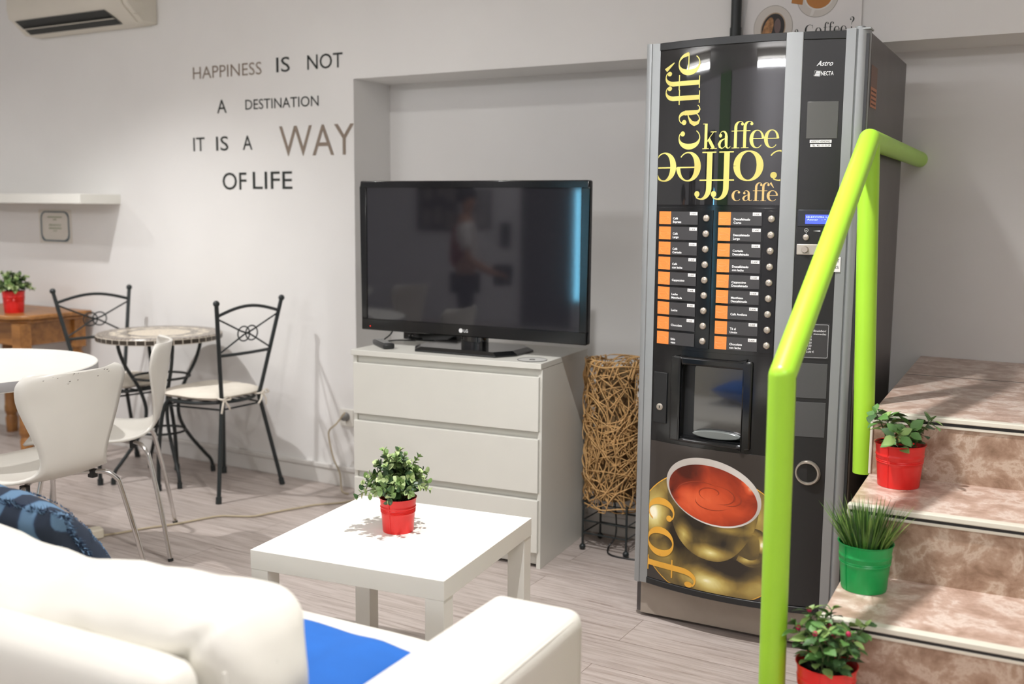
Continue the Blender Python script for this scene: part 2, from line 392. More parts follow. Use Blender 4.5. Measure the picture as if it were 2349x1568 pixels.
def tube_light(a, c, lab):
    a, c = Vector(a), Vector(c)
    t = thing('tube_light', lab, 'ceiling light', (a+c)/2, math.atan2(c.y-a.y, c.x-a.x)); L = (c-a).length
    b = MB(); b.box(-L/2-.04, -.03, .045, L/2+.04, .03, CEIL-2.5); b.box(-L/2-.03, -.015, -.02, -L/2, .015, .05); b.box(L/2, -.015, -.02, L/2+.03, .015, .05); b.build('fitting', M['whiteplastic'], t, bevel=.004)
    b = MB(); b.tube([(-L/2, 0, 0), (L/2, 0, 0)], .016, 12); b.build('tube', m_tube, t)
tube_light(*TUBES[0], 'white tube light on the ceiling at the far left of the room')
tube_light(*TUBES[1], 'white tube light on the ceiling at the far right of the room')

for (p, e), lab in zip(FILL_PANELS, ('square white fill panel added out of view in the ceiling near the stairs', 'square white fill panel added out of view in the ceiling above the far end of the sofa')):
    t = thing('fill_panel', lab, 'ceiling light', p)  # invented panel, there only to brighten the dim sides
    b = MB(); b.box(-.62, -.62, -.012, .62, .62, .02); b.build('frame', M['whiteplastic'], t, bevel=.003)
    b = MB(); b.quad((-.58, -.58, -.0125), (.58, -.58, -.0125), (.58, .58, -.0125), (-.58, .58, -.0125)); b.build('fill_face', mat('fill_panel_glow', 'faf9fb', .5, emit=e), t, smooth=0)

# ------------------------------------------------------------------ wall lettering
def wallfn(x, z): return (x, -.0012, z)
WORDS = [('HAPPINESS', -4.039, -3.581, 1.934, 1.995, 't'), ('IS', -3.488, -3.404, 1.937, 2.008, 'k'), ('NOT', -3.298, -3.089, 1.938, 2.007, 'k'),
         ('A', -3.880, -3.815, 1.763, 1.831, 'k'), ('DESTINATION', -3.691, -3.233, 1.773, 1.822, 'k'),
         ('IT', -4.051, -3.971, 1.583, 1.654, 'k'), ('IS', -3.893, -3.81, 1.583, 1.655, 'k'), ('A', -3.714, -3.651, 1.583, 1.655, 'k'), ('WAY', -3.478, -3.028, 1.549, 1.697, 't'),
         ('OF', -3.856, -3.695, 1.393, 1.480, 'k'), ('LIFE', -3.654, -3.401, 1.396, 1.483, 'k')]
t = thing('wall_lettering', 'large vinyl wall lettering about happiness, above the bistro set', 'wall lettering', (-3.54, 0, 1.39))
for wd, x0, x1, z0, z1, c in WORDS:
    b = MB(); put_text(b, wd, lambda x, z: (x+3.54, -.0015, z-1.39), x0, z0, z1-z0, x1-x0, bold=-.002 if wd in ('WAY', 'HAPPINESS') else .002)
    o = b.build('word', M['taupe'] if c == 't' else M['inkblack'], t, smooth=0)
    if c == 't': plabel(o, 'taupe word %s' % wd)

# ------------------------------------------------------------------ air conditioner
t = thing('air_conditioner', 'white split air conditioner high on the wall at the upper left', 'air conditioner', (-4.28, 0, 2.212))
prof = [(0, 0), (-.10, .0), (-.155, .045), (-.195, .075), (-.205, .12), (-.20, .26), (-.17, .295), (0, .295)]
b = MB(); n = len(prof)
vs = [(x, y, z) for x in (-.92, -.035) for y, z in prof]; b.add(vs, [(i, (i+1) % n, n+(i+1) % n, n+i) for i in range(n)]+[tuple(range(n)), tuple(range(n, 2*n))])
b.build('casing', M['ac'], t, bevel=.006, smooth=50)
b = MB(); vs = [(x, y*.93, z*.985+.003) for x in (-.036, 0.0) for y, z in prof]; b.add(vs, [(i, (i+1) % n, n+(i+1) % n, n+i) for i in range(n)]+[tuple(range(n)), tuple(range(n, 2*n))])
b.build('end_cap', M['ac'], t, bevel=.006, smooth=50)
def acp(x, s, off=0.004):                   # along the lower slope
    y = -.10-.095*s; z = 0.0+.075*s; return (x, y-off*.6, z-off*.8)
b = MB(); b.quad(acp(-.86, .05), acp(-.13, .05), acp(-.17, .86), acp(-.88, .86)); b.build('air_outlet', M['acdark'], t, smooth=0, recalc=False)
b = MB()
for s in (.42,): b.add([acp(-.87, s-.04, .008), acp(-.14, s-.04, .008), acp(-.145, s+.05, .014), acp(-.875, s+.05, .014)], [(0, 1, 2, 3)])
b.build('louvre', M['ac'], t, smooth=0, recalc=False)
b = MB()
for i in range(3): b.box(-.135+i*.0, -.2065, .115+i*.022, -.115, -.2055, .128+i*.022)
b.build('indicator', M['dgrey'], t, smooth=0)
b = MB(); b.tube([(.001, -.15, .035), (.001, -.10, .035), (.001, -.09, .06), (.001, -.10, .10), (.001, -.15, .10)], .003, 6); b.build('pipe_cover', M['ac'], t)

# ------------------------------------------------------------------ floating shelf + little sign
o = MB().box(-5.9, -.25, 1.318, -4.608, 0, 1.368).build('floating_shelf', M['white_lam'], bevel=.002)
tag(o, 'thick white floating shelf on the wall at the left edge', 'shelf')
t = thing('notice_sign', 'small notice with a hand drawn blue outline under the floating shelf', 'sign', (-5.155, 0, 1.11))
b = MB(); b.box(-.14, -.002, -.012, .14, -.0003, .175); b.build('sheet', mat('pale_sheet', 'd9d5cc', .7), t, smooth=0)
for k in range(1):
    b = MB()
    for q in range(4):
        pts = roundrect(-.118+random.uniform(-.005, .005), .002+random.uniform(-.003, .003), .118+random.uniform(-.005, .005), .163+random.uniform(-.003, .003), .03+q*.004, 6)
        b.tube([(x, -.0032, z) for x, z in pts], .0017, 5, closed=True)
    b.build('outline', mat('blue_grey_marker', '4d6673', .6), t)
b = MB(); fn = lambda x, z: (x, -.0026, z)
for z, h, wd in ((.130, .007, .125), (.117, .007, .03), (.068, .007, .11), (.055, .006, .035)):
    k = max(3, int(wd/.009))                 # lines too blurred to read: rows of short dashes
    for q in range(k):
        x = -wd/2+wd*q/k; b.quad(fn(x, z), fn(x+.0068, z), fn(x+.0068, z+h*.75), fn(x, z+h*.75))
m_gp = mat('green_print', '5d7a3a', .6); b.build('print', m_gp, t, smooth=0)
b = MB(); put_text(b, 'BREAKFAST', fn, -.052, .083, .011, .104); b.build('heading', m_gp, t, smooth=0)

# ------------------------------------------------------------------ socket, plug
t = thing('wall_socket', 'white wall socket plate beside the chest of drawers', 'socket', (-3.085, 0, .333))
b = MB(); b.prism(roundrect(-.041, -.041, .041, .041, .008), 0, -.010, lambda x, z, d: (x, d, z)); b.build('plate', M['whiteplastic'], t, bevel=.002)
b = MB(); b.tube([(0, -.011, .005), (0, -.006, .005)], .021, 20); b.build('well', M['grey'], t)
t = thing('plug_lead', 'cream cable plugged into the wall socket and hanging to the floor', 'cable', (-3.085, -.012, .338))
b = MB(); b.lathe([(.017, 0), (.017, .02), (.010, .034), (.004, .04)], 16, cap0=True); b.x = Matrix.Identity(4)
bb = MB(); bb.x = Matrix.Rotation(PI/2, 4, 'X'); bb.lathe([(.017, 0), (.017, .02), (.010, .034), (.004, .04)], 16, cap0=True, cap1=True); bb.build('plug', M['grey'], t)
b = MB(); b.tube(spl([(0, -.040, 0), (.045, -.065, .035), (.0, -.07, -.02), (-.045, -.07, -.06), (-.05, -.06, -.12), (-.035, -.05, -.20), (-.01, -.04, -.26), (.015, -.06, -.322), (.05, -.09, -.333), (.09, -.10, -.333)], 6), .004, 6); b.build('cord', M['cord'], t)

# ------------------------------------------------------------------ plants and pots
def pot(t, R, H, m, n=36, seam=True):
    b = MB(); r0 = R*.80
    def rr(z): return r0+(R*.96-r0)*z/H
    prof = [(0.001, .002), (r0-.004, .002), (r0, 0), (r0+.001, .004)]
    for z in (.30, .50, .56, .58, .60, .62, .64, .66, .70, .72, .74, .76, .80, .90, .97):
        bump = .0016 if z in (.58, .62, .66, .72, .74) else 0
        prof.append((rr(z*H)+bump, z*H))
    prof += [(R*.985, H*.975), (R, H*.985), (R, H*.998), (R*.975, H), (R*.945, H*.985), (R*.90, H*.80)]
    b.lathe(prof, n); b.build('pot', m, t, smooth=60)
    if seam:
        b = MB(); a = math.radians(225); vs = []
        P = [(rr(z*H)+.0006, z*H) for z in (.01, .3, .6, .95)]
        b.tube([(r*math.cos(a), r*math.sin(a), z) for r, z in P], .0012, 5); b.build('seam', m, t)
    b = MB(); b.lathe([(.0005, H*.86), (R*.5, H*.87), (R*.92, H*.83)], 20); b.build('soil', M['soil'], t)
def leaf(b, base, d, L, W, mi, up=Vector((0, 0, 1)), cup=.25, round_=True):
    """one cupped leaf from base along d"""
    d = Vector(d).normalized(); s = d.cross(up); s = s.normalized() if s.length > 1e-4 else Vector((1, 0, 0)); nrm = s.cross(d).normalized()
    base = Vector(base); rows = ((0, .12), (.22, .72), (.5, 1.0), (.8, .74), (1.0, .12)) if round_ else ((0, .1), (.25, .8), (.5, 1.0), (.78, .6), (1.0, .03))
    vs = []; fs = []
    for tt, ww in rows:
        c = base+d*L*tt-nrm*L*.18*tt*tt
        for k in (-1, 0, 1): vs.append(c+s*k*ww*W*.5+nrm*(cup*W*.5*abs(k)*ww))
    for i in range(len(rows)-1):
        for k in range(2): fs.append((3*i+k, 3*i+k+1, 3*i+k+4, 3*i+k+3))
    b.add(vs, fs, mi)
LEAFM = lambda: [M['leafA'], M['leafB'], M['leafC'], M['stem']]
def bushy(t, R, H, spread, height, stems, ls, seed, droop=.35, pairs=6):
    """dome of stems carrying pairs of round leaves"""
    rnd = random.Random(seed); b = MB(); z0 = H*.88
    for i in range(stems):
        q = ((i+.5)/stems)**.62; a = i*2.39996+rnd.uniform(-.3, .3)
        tip = Vector((math.cos(a)*spread*q*rnd.uniform(.85, 1.08), math.sin(a)*spread*q*rnd.uniform(.85, 1.08), z0+height*(.94-.80*q**2.4)*rnd.uniform(.78, 1.08)-.0))
        if i in (4, 7, 12, 15, 21): tip.z = z0+(tip.z-z0)*1.17
        root = Vector((math.cos(a)*R*.35*q, math.sin(a)*R*.35*q, z0))
        mid = root.lerp(tip, .5)+Vector((0, 0, height*.18))
        path = spl([root, mid, tip], 5); b.tube(path, .0011, 4, 3, cap=False)
        for k in range(pairs):
            tt = .30+.70*k/(pairs-1); idx = min(len(path)-1, int(tt*(len(path)-1))); p = path[idx]
            ax = (path[idx]-path[max(0, idx-1)]).normalized() if idx else Vector((0, 0, 1))
            side = ax.orthogonal().normalized(); side.rotate(Matrix.Rotation(k*PI/2+a, 3, ax))
            sz = ls*(1.0-.35*(tt-.3)/.7)*rnd.uniform(.8, 1.15)
            for sg in (-1, 1):
                d = side*sg*.85+ax*(.55 if tt < .85 else .9)+Vector((0, 0, .1))
                u = rnd.random()+.45*(tt-.6)
                leaf(b, p, d, sz, sz*.92, 2 if u > .78 else (1 if u > .38 else 0), ax, .3)
        if rnd.random() < .8: leaf(b, path[-1], ax, ls*.5, ls*.4, 2, side)
    b.build('foliage', LEAFM(), t, smooth=50, weld=False, recalc=False)
def pot_thing(lab, loc, R, H, m, rz=0, group=None):
    t = thing('potted_plant', lab, 'potted plant', loc, rz, group); pot(t, R, H, m); return t
t = pot_thing('round leafed plant in a red ribbed pot on the white coffee table', (-1.635, -1.56, .45), .051, .094, M['red'], .9)
bushy(t, .05, .094, .100, .134, 52, .026, 5, pairs=6)
t = pot_thing('green plant in a red pot on the brown wooden side table', (-5.062, -.34, .742), .058, .115, M['red'], .2)
bushy(t, .055, .115, .105, .115, 40, .026, 11, pairs=6)

# ------------------------------------------------------------------ brown side table
def side_table():
    t = thing('side_table', 'brown wooden side table with turned legs against the left wall', 'side table', (-5.215, -.252, 0))
    b = MB(); hx, hy, c = .375, .225, .05
    poly = [(-hx, -hy+c), (-hx+c, -hy), (hx-c*1.9, -hy), (hx, -hy+c*1.6), (hx, hy), (-hx, hy)]
    b.prism(poly, .718, .742, lambda x, y, z: (x, y, z)); s = [(x*.965, y*.95) for x, y in poly]; b.prism(s, .700, .718, lambda x, y, z: (x, y, z))
    b.build('tabletop', M['wood'], t, bevel=.006)
    b = MB(); b.box(-.31, -.175, .58, .31, -.155, .70); b.box(-.31, .155, .58, .31, .175, .70); b.box(-.325, -.17, .58, -.305, .17, .70); b.box(.305, -.17, .58, .325, .17, .70)
    b.build('apron', M['wood'], t, bevel=.003)
    for x in (-.30, .315):
        for y in (-.165, .165):
            b = MB(); b.box(x-.033, y-.033, .545, x+.033, y+.033, .70)
            b.lathe([(.030, .545), (.024, .535), (.024, .52), (.032, .51), (.033, .49), (.026, .47), (.030, .30), (.033, .16), (.036, .15), (.036, .12), (.028, .10), (.034, .08), (.030, .0)], 20, (x, y, 0), cap1=True)
            b.build('leg', M['wood'], t, smooth=35)
side_table()

# ------------------------------------------------------------------ mosaic bistro table
def mosaic_top():
    m = bpy.data.materials.new('mosaic_tiles'); m.use_nodes = True; nt = m.node_tree; b = nt.nodes['Principled BSDF']; L = nt.links.new; N = nt.nodes.new
    tc = N('ShaderNodeTexCoord'); sp = N('ShaderNodeSeparateXYZ'); L(tc.outputs['Object'], sp.inputs[0])
    xy = N('ShaderNodeCombineXYZ'); L(sp.outputs[0], xy.inputs[0]); L(sp.outputs[1], xy.inputs[1])
    ln = N('ShaderNodeVectorMath'); ln.operation = 'LENGTH'; L(xy.outputs[0], ln.inputs[0])
    mr = N('ShaderNodeMath'); mr.operation = 'DIVIDE'; mr.inputs[1].default_value = .285; L(ln.outputs['Value'], mr.inputs[0])
    r = N('ShaderNodeValToRGB'); r.color_ramp.interpolation = 'CONSTANT'; e = r.color_ramp.elements
    st = ((0, 'd8cbb4'), (.50, '5c534b'), (.60, '6d645b'), (.62, 'd2c7b2'), (.80, '6b6158'), (.82, '5f554d'))
    while len(e) < len(st): e.new(.5)
    for i, (p, c) in enumerate(st): e[i].position = p; e[i].color = lin(c)
    L(mr.outputs[0], r.inputs[0])
    at = N('ShaderNodeMath'); at.operation = 'ARCTAN2'; L(sp.outputs[1], at.inputs[0]); L(sp.outputs[0], at.inputs[1])
    mu = N('ShaderNodeMath'); mu.operation = 'MULTIPLY'; mu.inputs[1].default_value = 14; L(at.outputs[0], mu.inputs[0])
    sn = N('ShaderNodeMath'); sn.operation = 'SINE'; L(mu.outputs[0], sn.inputs[0])
    r3 = N('ShaderNodeMath'); r3.operation = 'MULTIPLY'; r3.inputs[1].default_value = 26; L(mr.outputs[0], r3.inputs[0]); s3 = N('ShaderNodeMath'); s3.operation = 'SINE'; L(r3.outputs[0], s3.inputs[0])
    pr = N('ShaderNodeMath'); pr.operation = 'MULTIPLY'; L(sn.outputs[0], pr.inputs[0]); L(s3.outputs[0], pr.inputs[1])
    gt = N('ShaderNodeMath'); gt.operation = 'GREATER_THAN'; gt.inputs[1].default_value = .25; L(pr.outputs[0], gt.inputs[0])
    band = N('ShaderNodeMath'); band.operation = 'COMPARE'; band.inputs[1].default_value = .71; band.inputs[2].default_value = .09; L(mr.outputs[0], band.inputs[0])
    fa = N('ShaderNodeMath'); fa.operation = 'MULTIPLY'; L(gt.outputs[0], fa.inputs[0]); L(band.outputs[0], fa.inputs[1])
    mx = N('ShaderNodeMix'); mx.data_type = 'RGBA'; mx.inputs[7].default_value = lin('7a6f64'); L(fa.outputs[0], mx.inputs[0]); L(r.outputs[0], mx.inputs[6])
    vo = N('ShaderNodeTexVoronoi'); vo.feature = 'DISTANCE_TO_EDGE'; vo.inputs['Scale'].default_value = 55; L(tc.outputs['Object'], vo.inputs['Vector'])
    lt = N('ShaderNodeMath'); lt.operation = 'LESS_THAN'; lt.inputs[1].default_value = .06; L(vo.outputs[0], lt.inputs[0])
    mx2 = N('ShaderNodeMix'); mx2.data_type = 'RGBA'; mx2.inputs[7].default_value = lin('b8aea0'); L(lt.outputs[0], mx2.inputs[0]); L(mx.outputs[2], mx2.inputs[6])
    L(mx2.outputs[2], b.inputs['Base Color']); b.inputs['Roughness'].default_value = .3
    return m
M['mosaic'] = mosaic_top(); M['rimtile'] = mat('dark_rim_tile', '40382f', .35, noise=.2, nscale=30); M['grout'] = mat('pale_grout', 'c9c0b2', .8)
def bistro_table():
    t = thing('bistro_table', 'round mosaic topped table on black curved metal legs', 'table', (-3.945, -.345, 0), .35)
    R, z0, z1 = .287, .682, .712
    b = MB(); b.lathe([(.001, z1), (R-.004, z1), (R, z1-.004), (R, z0+.003), (R-.01, z0), (.001, z0)], 72); b.build('tabletop', M['mosaic'], t)
    n = 44; b = MB()
    for k in range(n):
        a0, a1 = 2*PI*(k+.07)/n, 2*PI*(k+.93)/n; r = R+.0025
        b.add([(r*math.cos(a), r*math.sin(a), z) for a in (a0, a1) for z in (z0+.004, z1-.007)], [(0, 2, 3, 1)])
    b.build('rim_tiles', M['rimtile'], t, smooth=0, recalc=False)
    b = MB(); b.lathe([(R+.0005, z0+.001), (R+.0015, z0+.003), (R+.0015, z1-.005), (R+.0005, z1-.004)], 72); b.build('rim_grout', M['grout'], t)
    for k in range(4):
        a = PI/4+k*PI/2; c, s = math.cos(a), math.sin(a)
        b = MB(); P = [(.195, .684), (.192, .64), (.165, .56), (.11, .46), (.078, .36), (.085, .28), (.125, .20), (.20, .10), (.228, .065), (.238, .03), (.24, .0)]
        b.tube(spl([(r*c, r*s, z) for r, z in P], 5), .0085, 10); b.tube([(.24*c, .24*s, .0), (.238*c, .238*s, .03)], .012, 10)
        b.build('leg', M['blackmetal'], t)
    for z, r in ((.50, .132), (.235, .105)):
        b = MB(); b.tube([(r*math.cos(2*PI*k/32), r*math.sin(2*PI*k/32), z) for k in range(32)], .006, 8, closed=True); b.build('ring', M['blackmetal'], t)
    b = MB(); b.tube([(-.195, 0, .678), (.195, 0, .678)], .006, 6); b.tube([(0, -.195, .678), (0, .195, .678)], .006, 6); b.build('top_brace', M['blackmetal'], t)
bistro_table()

# ------------------------------------------------------------------ bistro chairs (front is +y)
def bistro_chair(loc, rz, lab):
    t = thing('bistro_chair', lab, 'chair', loc, rz, 'black bistro chairs')
    K = M['blackmetal']
    def post(s, z):                           # rear post line
        if z >= .44: q = (z-.44)/.46; return Vector((s*(.115+.085*q), .055-.075*q, z))
        q = z/.44; return Vector((s*(.20-.085*q), .0+.055*q, z))
    for s in (-1, 1):
        b = MB(); b.tube([post(s, .0), post(s, .03)], .0135, 12); b.tube(spl([post(s, z) for z in (0.02, .2, .38, .44, .5, .7, .885)], 4), .0095, 10); b.sphere(post(s, .893), .0145, 8); b.build('back_post', K, t)
    b = MB(); A, B_ = post(-1, .835), post(1, .835)
    b.tube([A.lerp(B_, k/16)+Vector((0, -.0, .035*math.sin(PI*k/16))) for k in range(17)], .0075, 8); b.build('top_rail', K, t)
    A, B_ = post(-1, .655), post(1, .655)
    b = MB(); b.tube([A.lerp(B_, k/8)+Vector((0, -.012*math.sin(PI*k/8), 0)) for k in range(9)], .0075, 8); b.build('lower_rail', K, t)
    ctr = (post(-1, .745)+post(1, .745))/2
    for s in (-1, 1):
        b = MB(); b.tube([post(s, .825), ctr+Vector((s*.035, 0, .012)), ctr+Vector((-s*.02, 0, -.006)), post(-s, .665)], .0042, 6); b.build('cross_rod', K, t)
    b = MB()
    for s in (-1, 1):
        b.tube([ctr+Vector((s*.024+.036*math.cos(2*PI*k/24), -.005, .033*math.sin(2*PI*k/24))) for k in range(24)], .0034, 6, closed=True)
    b.build('knot', K, t)
    cy = .235; R = .195; zs = .435
    b = MB(); b.tube([(R*math.cos(2*PI*k/40), cy+R*math.sin(2*PI*k/40)*.97, zs) for k in range(40)], .008, 8, closed=True)
    for k in range(7):
        x = -.15+.05*k; h = math.sqrt(max(0, R*R-x*x))*.97; b.tube([(x, cy-h, zs-.004), (x, cy+h, zs-.004)], .004, 6)
    b.build('seat_frame', K, t)
    b = MB()
    for s in (-1, 1): b.tube([post(s, .405), (s*.175, .36, .405)], .0045, 6)
    b.tube([(-.175, .36, .405), (.175, .36, .405)], .0045, 6); b.tube([post(-1, .405), post(1, .405)], .0045, 6); b.build('stretcher', K, t)
    for s in (-1, 1):
        b = MB(); b.tube(spl([(s*.165, .335, zs), (s*.182, .365, .38), (s*.197, .385, .2), (s*.20, .392, .02)], 4), .0095, 10); b.tube([(s*.20, .392, 0), (s*.20, .392, .03)], .0135, 12); b.build('leg', K, t)
    # cushion: puffed square with rounded corners
    b = MB(); n = 44; rings = []
    out = []
    for k in range(n):
        a = 2*PI*k/n; c, s_ = math.cos(a), math.sin(a); p = 4.2
        r = 1/((abs(c)**p+abs(s_)**p)**(1/p)); wx = .185*(1+.06*s_); out.append((r*c*wx, cy+r*s_*.185))
    for q, z in ((.05, .0415), (.5, .041), (.8, .036), (.95, .026), (1.0, .016), (.96, .006), (.8, .001), (.05, 0)):
        rings.append([((x)*q, cy+(y-cy)*q, zs+.009+z+random.uniform(-.001, .001)) for x, y in out])
    vs = [p for r in rings for p in r]; fs = [(i*n+k, i*n+(k+1) % n, (i+1)*n+(k+1) % n, (i+1)*n+k) for i in range(len(rings)-1) for k in range(n)]
    fs += [tuple(range(n)), tuple((len(rings)-1)*n+k for k in range(n))]
    b.add(vs, fs); o = b.build('seat_cushion', M['cotton'], t, smooth=70)
    for s in (-1, 1):
        p = post(s, .455); b = MB()
        b.tube(spl([p+Vector((-s*.02, .012, -.005)), p+Vector((s*.013, .008, .004)), p+Vector((s*.012, -.014, .0)), p+Vector((-s*.012, -.014, -.004)), p+Vector((-s*.02, .012, -.008))], 5), .0045, 6)
        b.tube(spl([p+Vector((0, -.014, 0)), p+Vector((.02, -.022, .012)), p+Vector((.035, -.02, -.004)), p+Vector((.005, -.016, -.004))], 5), .004, 6)
        b.tube(spl([p+Vector((0, -.015, 0)), p+Vector((s*.014, -.022, -.03)), p+Vector((s*.02, -.02, -.062))], 5), .0045, 6); b.tube(spl([p+Vector((0, -.015, 0)), p+Vector((-s*.016, -.024, -.03)), p+Vector((-s*.03, -.02, -.05))], 5), .0045, 6)
        b.build('cushion_tie', M['cotton'], t)
def facing(fx, fy): return math.atan2(-fx, fy)
bistro_chair((-3.383, -.333, 0), facing(-1, .02), 'black metal bistro chair with cream cushion right of the mosaic table')
bistro_chair((-4.435, -.325, 0), facing(.973, -.20), 'black metal bistro chair between the wooden side table and the mosaic table')

# ------------------------------------------------------------------ white round table and its two chairs
t = thing('dining_table', 'large round white table at the left edge of the photo', 'table', (-3.62, -1.54, 0))
b = MB(); R = .466; b.lathe([(.001, .73), (R-.003, .73), (R, .727), (R, .693), (R-.004, .690), (.001, .690)], 96); b.build('tabletop', M['white_lam'], t)
b = MB(); b.lathe([(R+.0004, .7265), (R+.0008, .726), (R+.0008, .694), (R+.0004, .6935)], 96); plabel(b.build('edge_shade', mat('painted_edge_shade', '9c9a9b', .4), t), 'grey edge, shading painted on')  # grey ring puts the underside shading of the white edge into its colour
b = MB(); b.lathe([(.035, .69), (.035, .04), (.06, .02)], 24); b.build('pedestal', M['grey'], t)
b = MB(); b.lathe([(.001, .022), (.06, .022), (.20, .008), (.205, 0), (.001, 0)], 40); b.build('base', M['grey'], t)

def white_chair(loc, rz, lab, chips=False):
    t = thing('shell_chair', lab, 'chair', loc, rz, 'white moulded chairs at the round table')
    prof = [(.245, .452, .375), (.235, .458, .40), (.20, .462, .425), (.10, .455, .445), (.0, .447, .44), (-.09, .444, .395), (-.145, .450, .325), (-.182, .468, .262), (-.205, .50, .238), (-.220, .55, .258), (-.232, .61, .305), (-.243, .68, .36), (-.252, .735, .392), (-.258, .77, .392), (-.262, .79, .362), (-.264, .80, .31)]
    P = spl([Vector((a, b_, c)) for a, b_, c in prof], 3); n = 12; vs = []; fs = []
    for i, p in enumerate(P):
        s_ = max(0, min(1, (p.y-.46)/.25)); front = max(0, (p.x-.02)/.24)
        for k in range(n+1):
            u = 2*k/n-1; c = .055*s_*u*u; zz = p.y+(0.012*u*u*(1-s_) if p.x < .1 else .012*u*u*(1-front))
            zz += -.018*(1-abs(u))**2*0
            vs.append((u*p.z/2, p.x+c, zz))
    m = n+1
    for i in range(len(P)-1):
        for k in range(n): fs.append((i*m+k, i*m+k+1, (i+1)*m+k+1, (i+1)*m+k))
    b = MB(); b.add(vs, fs); mats = [M['chairwhite']]
    o = b.build('seat_shell', mats, t, smooth=60)
    sd = o.modifiers.new('thickness', 'SOLIDIFY'); sd.thickness = .011; sd.offset = 0
    if chips:
        b = MB(); rnd = random.Random(3)
        for k in range(11):
            u = rnd.uniform(-.9, .75); zz = .797-.028*rnd.random()**2-.02*abs(u)**3; y = -.264+.05*u*u-.0065; w_ = rnd.uniform(.001, .005); h_ = rnd.uniform(.0006, .0018)
            x = -u*.19; b.add([(x-w_, y-.001, zz), (x, y-.001, zz-h_), (x+w_, y-.001, zz+.001), (x, y-.001, zz+h_)], [(0, 1, 2, 3)])
        b.build('paint_chip', mat('dark_chip', '4a4038', .8), t, smooth=0, recalc=False)
    b = MB(); b.lathe([(.001, .438), (.07, .438), (.075, .432), (.07, .424), (.001, .424)], 24, (0, -.0, 0)); b.build('hub', M['chrome'], t)
    for sx in (-1, 1):
        for sy in (-1, 1):
            b = MB(); b.tube(spl([(sx*.03, sy*.03, .430), (sx*.12, sy*.115, .432), (sx*.155, sy*.15, .428), (sx*.178, sy*.172, .405), (sx*.188, sy*.182, .37), (sx*.215, sy*.215, .2), (sx*.243, sy*.245, .006)], 6), .0085, 10); o = b.build('leg', M['chrome'], t)
            b = MB(); b.tube([(sx*.2425, sy*.2445, .010), (sx*.244, sy*.246, 0)], .0105, 10); b.build('foot', M['blacksatin'], o)
            b = MB(); b.box(sx*.125-.012, sy*.12-.012, .412, sx*.125+.012, sy*.12+.012, .441); b.build('spacer', M['blacksatin'], t, bevel=.003)
white_chair((-3.325, -1.175, 0), math.atan2(.69, -.72), 'white moulded chair seen from the side, in front of the mosaic table')
white_chair((-3.035, -1.662, 0), facing(-1.0, .0), 'white moulded chair with chipped back, seen from behind by the sofa', True)

# ------------------------------------------------------------------ power strip and cable on the floor
t = thing('power_strip', 'cream power strip lying on the floor behind the sofa', 'power strip', (-3.455, -1.165, 0), math.atan2(.10, .035))
b = MB(); b.prism(roundrect(-.16, -.028, .06, .028, .012), 0, .04, lambda x, y, z: (x, y, z)); b.build('housing', mat('cream_plastic', 'd8d0bd', .5), t, bevel=.006)
for x in (-.12, -.065, -.01):
    b = MB(); b.lathe([(.001, .0415), (.019, .0415), (.02, .0405)], 20, (x, 0, 0)); b.build('outlet', M['grey'], t)
CP = [(-3.432, -1.11), (-3.40, -1.05), (-3.36, -.95), (-3.30, -.84), (-3.24, -.685), (-3.17, -.64), (-3.11, -.60), (-3.08, -.52), (-3.055, -.455), (-3.03, -.40), (-3.00, -.33), (-2.93, -.25), (-2.90, -.16), (-2.915, -.10)]
b = MB(); b.tube(spl([(x, y, .006) for x, y in CP], 8), .0045, 6)
tag(b.build('extension_cord', M['cord']), 'thin cream cable snaking across the floor to the power strip', 'cable')
from mathutils import noise as mnoise
# ------------------------------------------------------------------ chest of drawers
CH = (-1.761, -.536, 0); CHR = .0992; CW, CHH, CDp = .802, .7654, .4726
t = thing('chest_of_drawers', 'white three drawer chest under the television', 'chest of drawers', CH, CHR)
b = MB()
b.box(-CW, .014, 0, -CW+.016, CDp, CHH-.021); b.box(-.016, .014, 0, 0, CDp, CHH-.021)
b.box(-CW+.016, .040, .03, -.016, CDp, .05); b.box(-CW+.016, CDp-.008, .03, -.016, CDp, CHH-.021)
b.box(-CW+.016, .022, .05, -.016, .055, CHH-.021); b.box(-CW+.016, .03, .012, -.016, .045, .06)
b.build('carcass', M['chest'], t, smooth=0, bevel=.001)
b = MB(); b.box(-CW-.001, -.002, CHH-.021, .001, CDp, CHH); b.build('top_panel', M['chest'], t, smooth=0, bevel=.0015)
for z0, z1 in ((.5157, .7155), (.2875, .4875), (.0636, .2605)):
    b = MB(); b.box(-CW+.008, -.001, z0, -.008, .017, z1); b.box(-CW+.03, .0165, z0+.01, -.03, .0219, z1-.035); b.build('drawer', M['chest'], t, smooth=0, bevel=.0018)

# ------------------------------------------------------------------ television
TVY = .054
t = thing('television', 'black flat screen television switched off, standing on the white chest', 'television', (-2.152, -.406, CHH), TVY)
Z0, Z1 = .822-CHH, 1.417-CHH
b = MB(); b.box(-.495, 0, Z0, .495, .032, Z1); b.box(-.36, .03, Z0+.06, .36, .075, Z1-.08); b.build('housing', M['blacksatin'], t, bevel=.006)
ZS0, ZS1 = 1.129-.2615-CHH, 1.129+.2615-CHH
b = MB(); x0, x1 = -.495, .495; y = -.0015
for (a, c, d, e) in ((x0, Z0, x1, ZS0), (x0, ZS1, x1, Z1), (x0, ZS0, -.468, ZS1), (.465, ZS0, x1, ZS1)): b.box(a, y-.006, c, d, .002, e)
b.build('bezel', M['blackgloss'], t, bevel=.0035, smooth=40)
b = MB(); b.quad((-.468, -.0025, ZS0), (.465, -.0025, ZS0), (.465, -.0025, ZS1), (-.468, -.0025, ZS1)); b.build('screen', M['screen'], t, smooth=0)
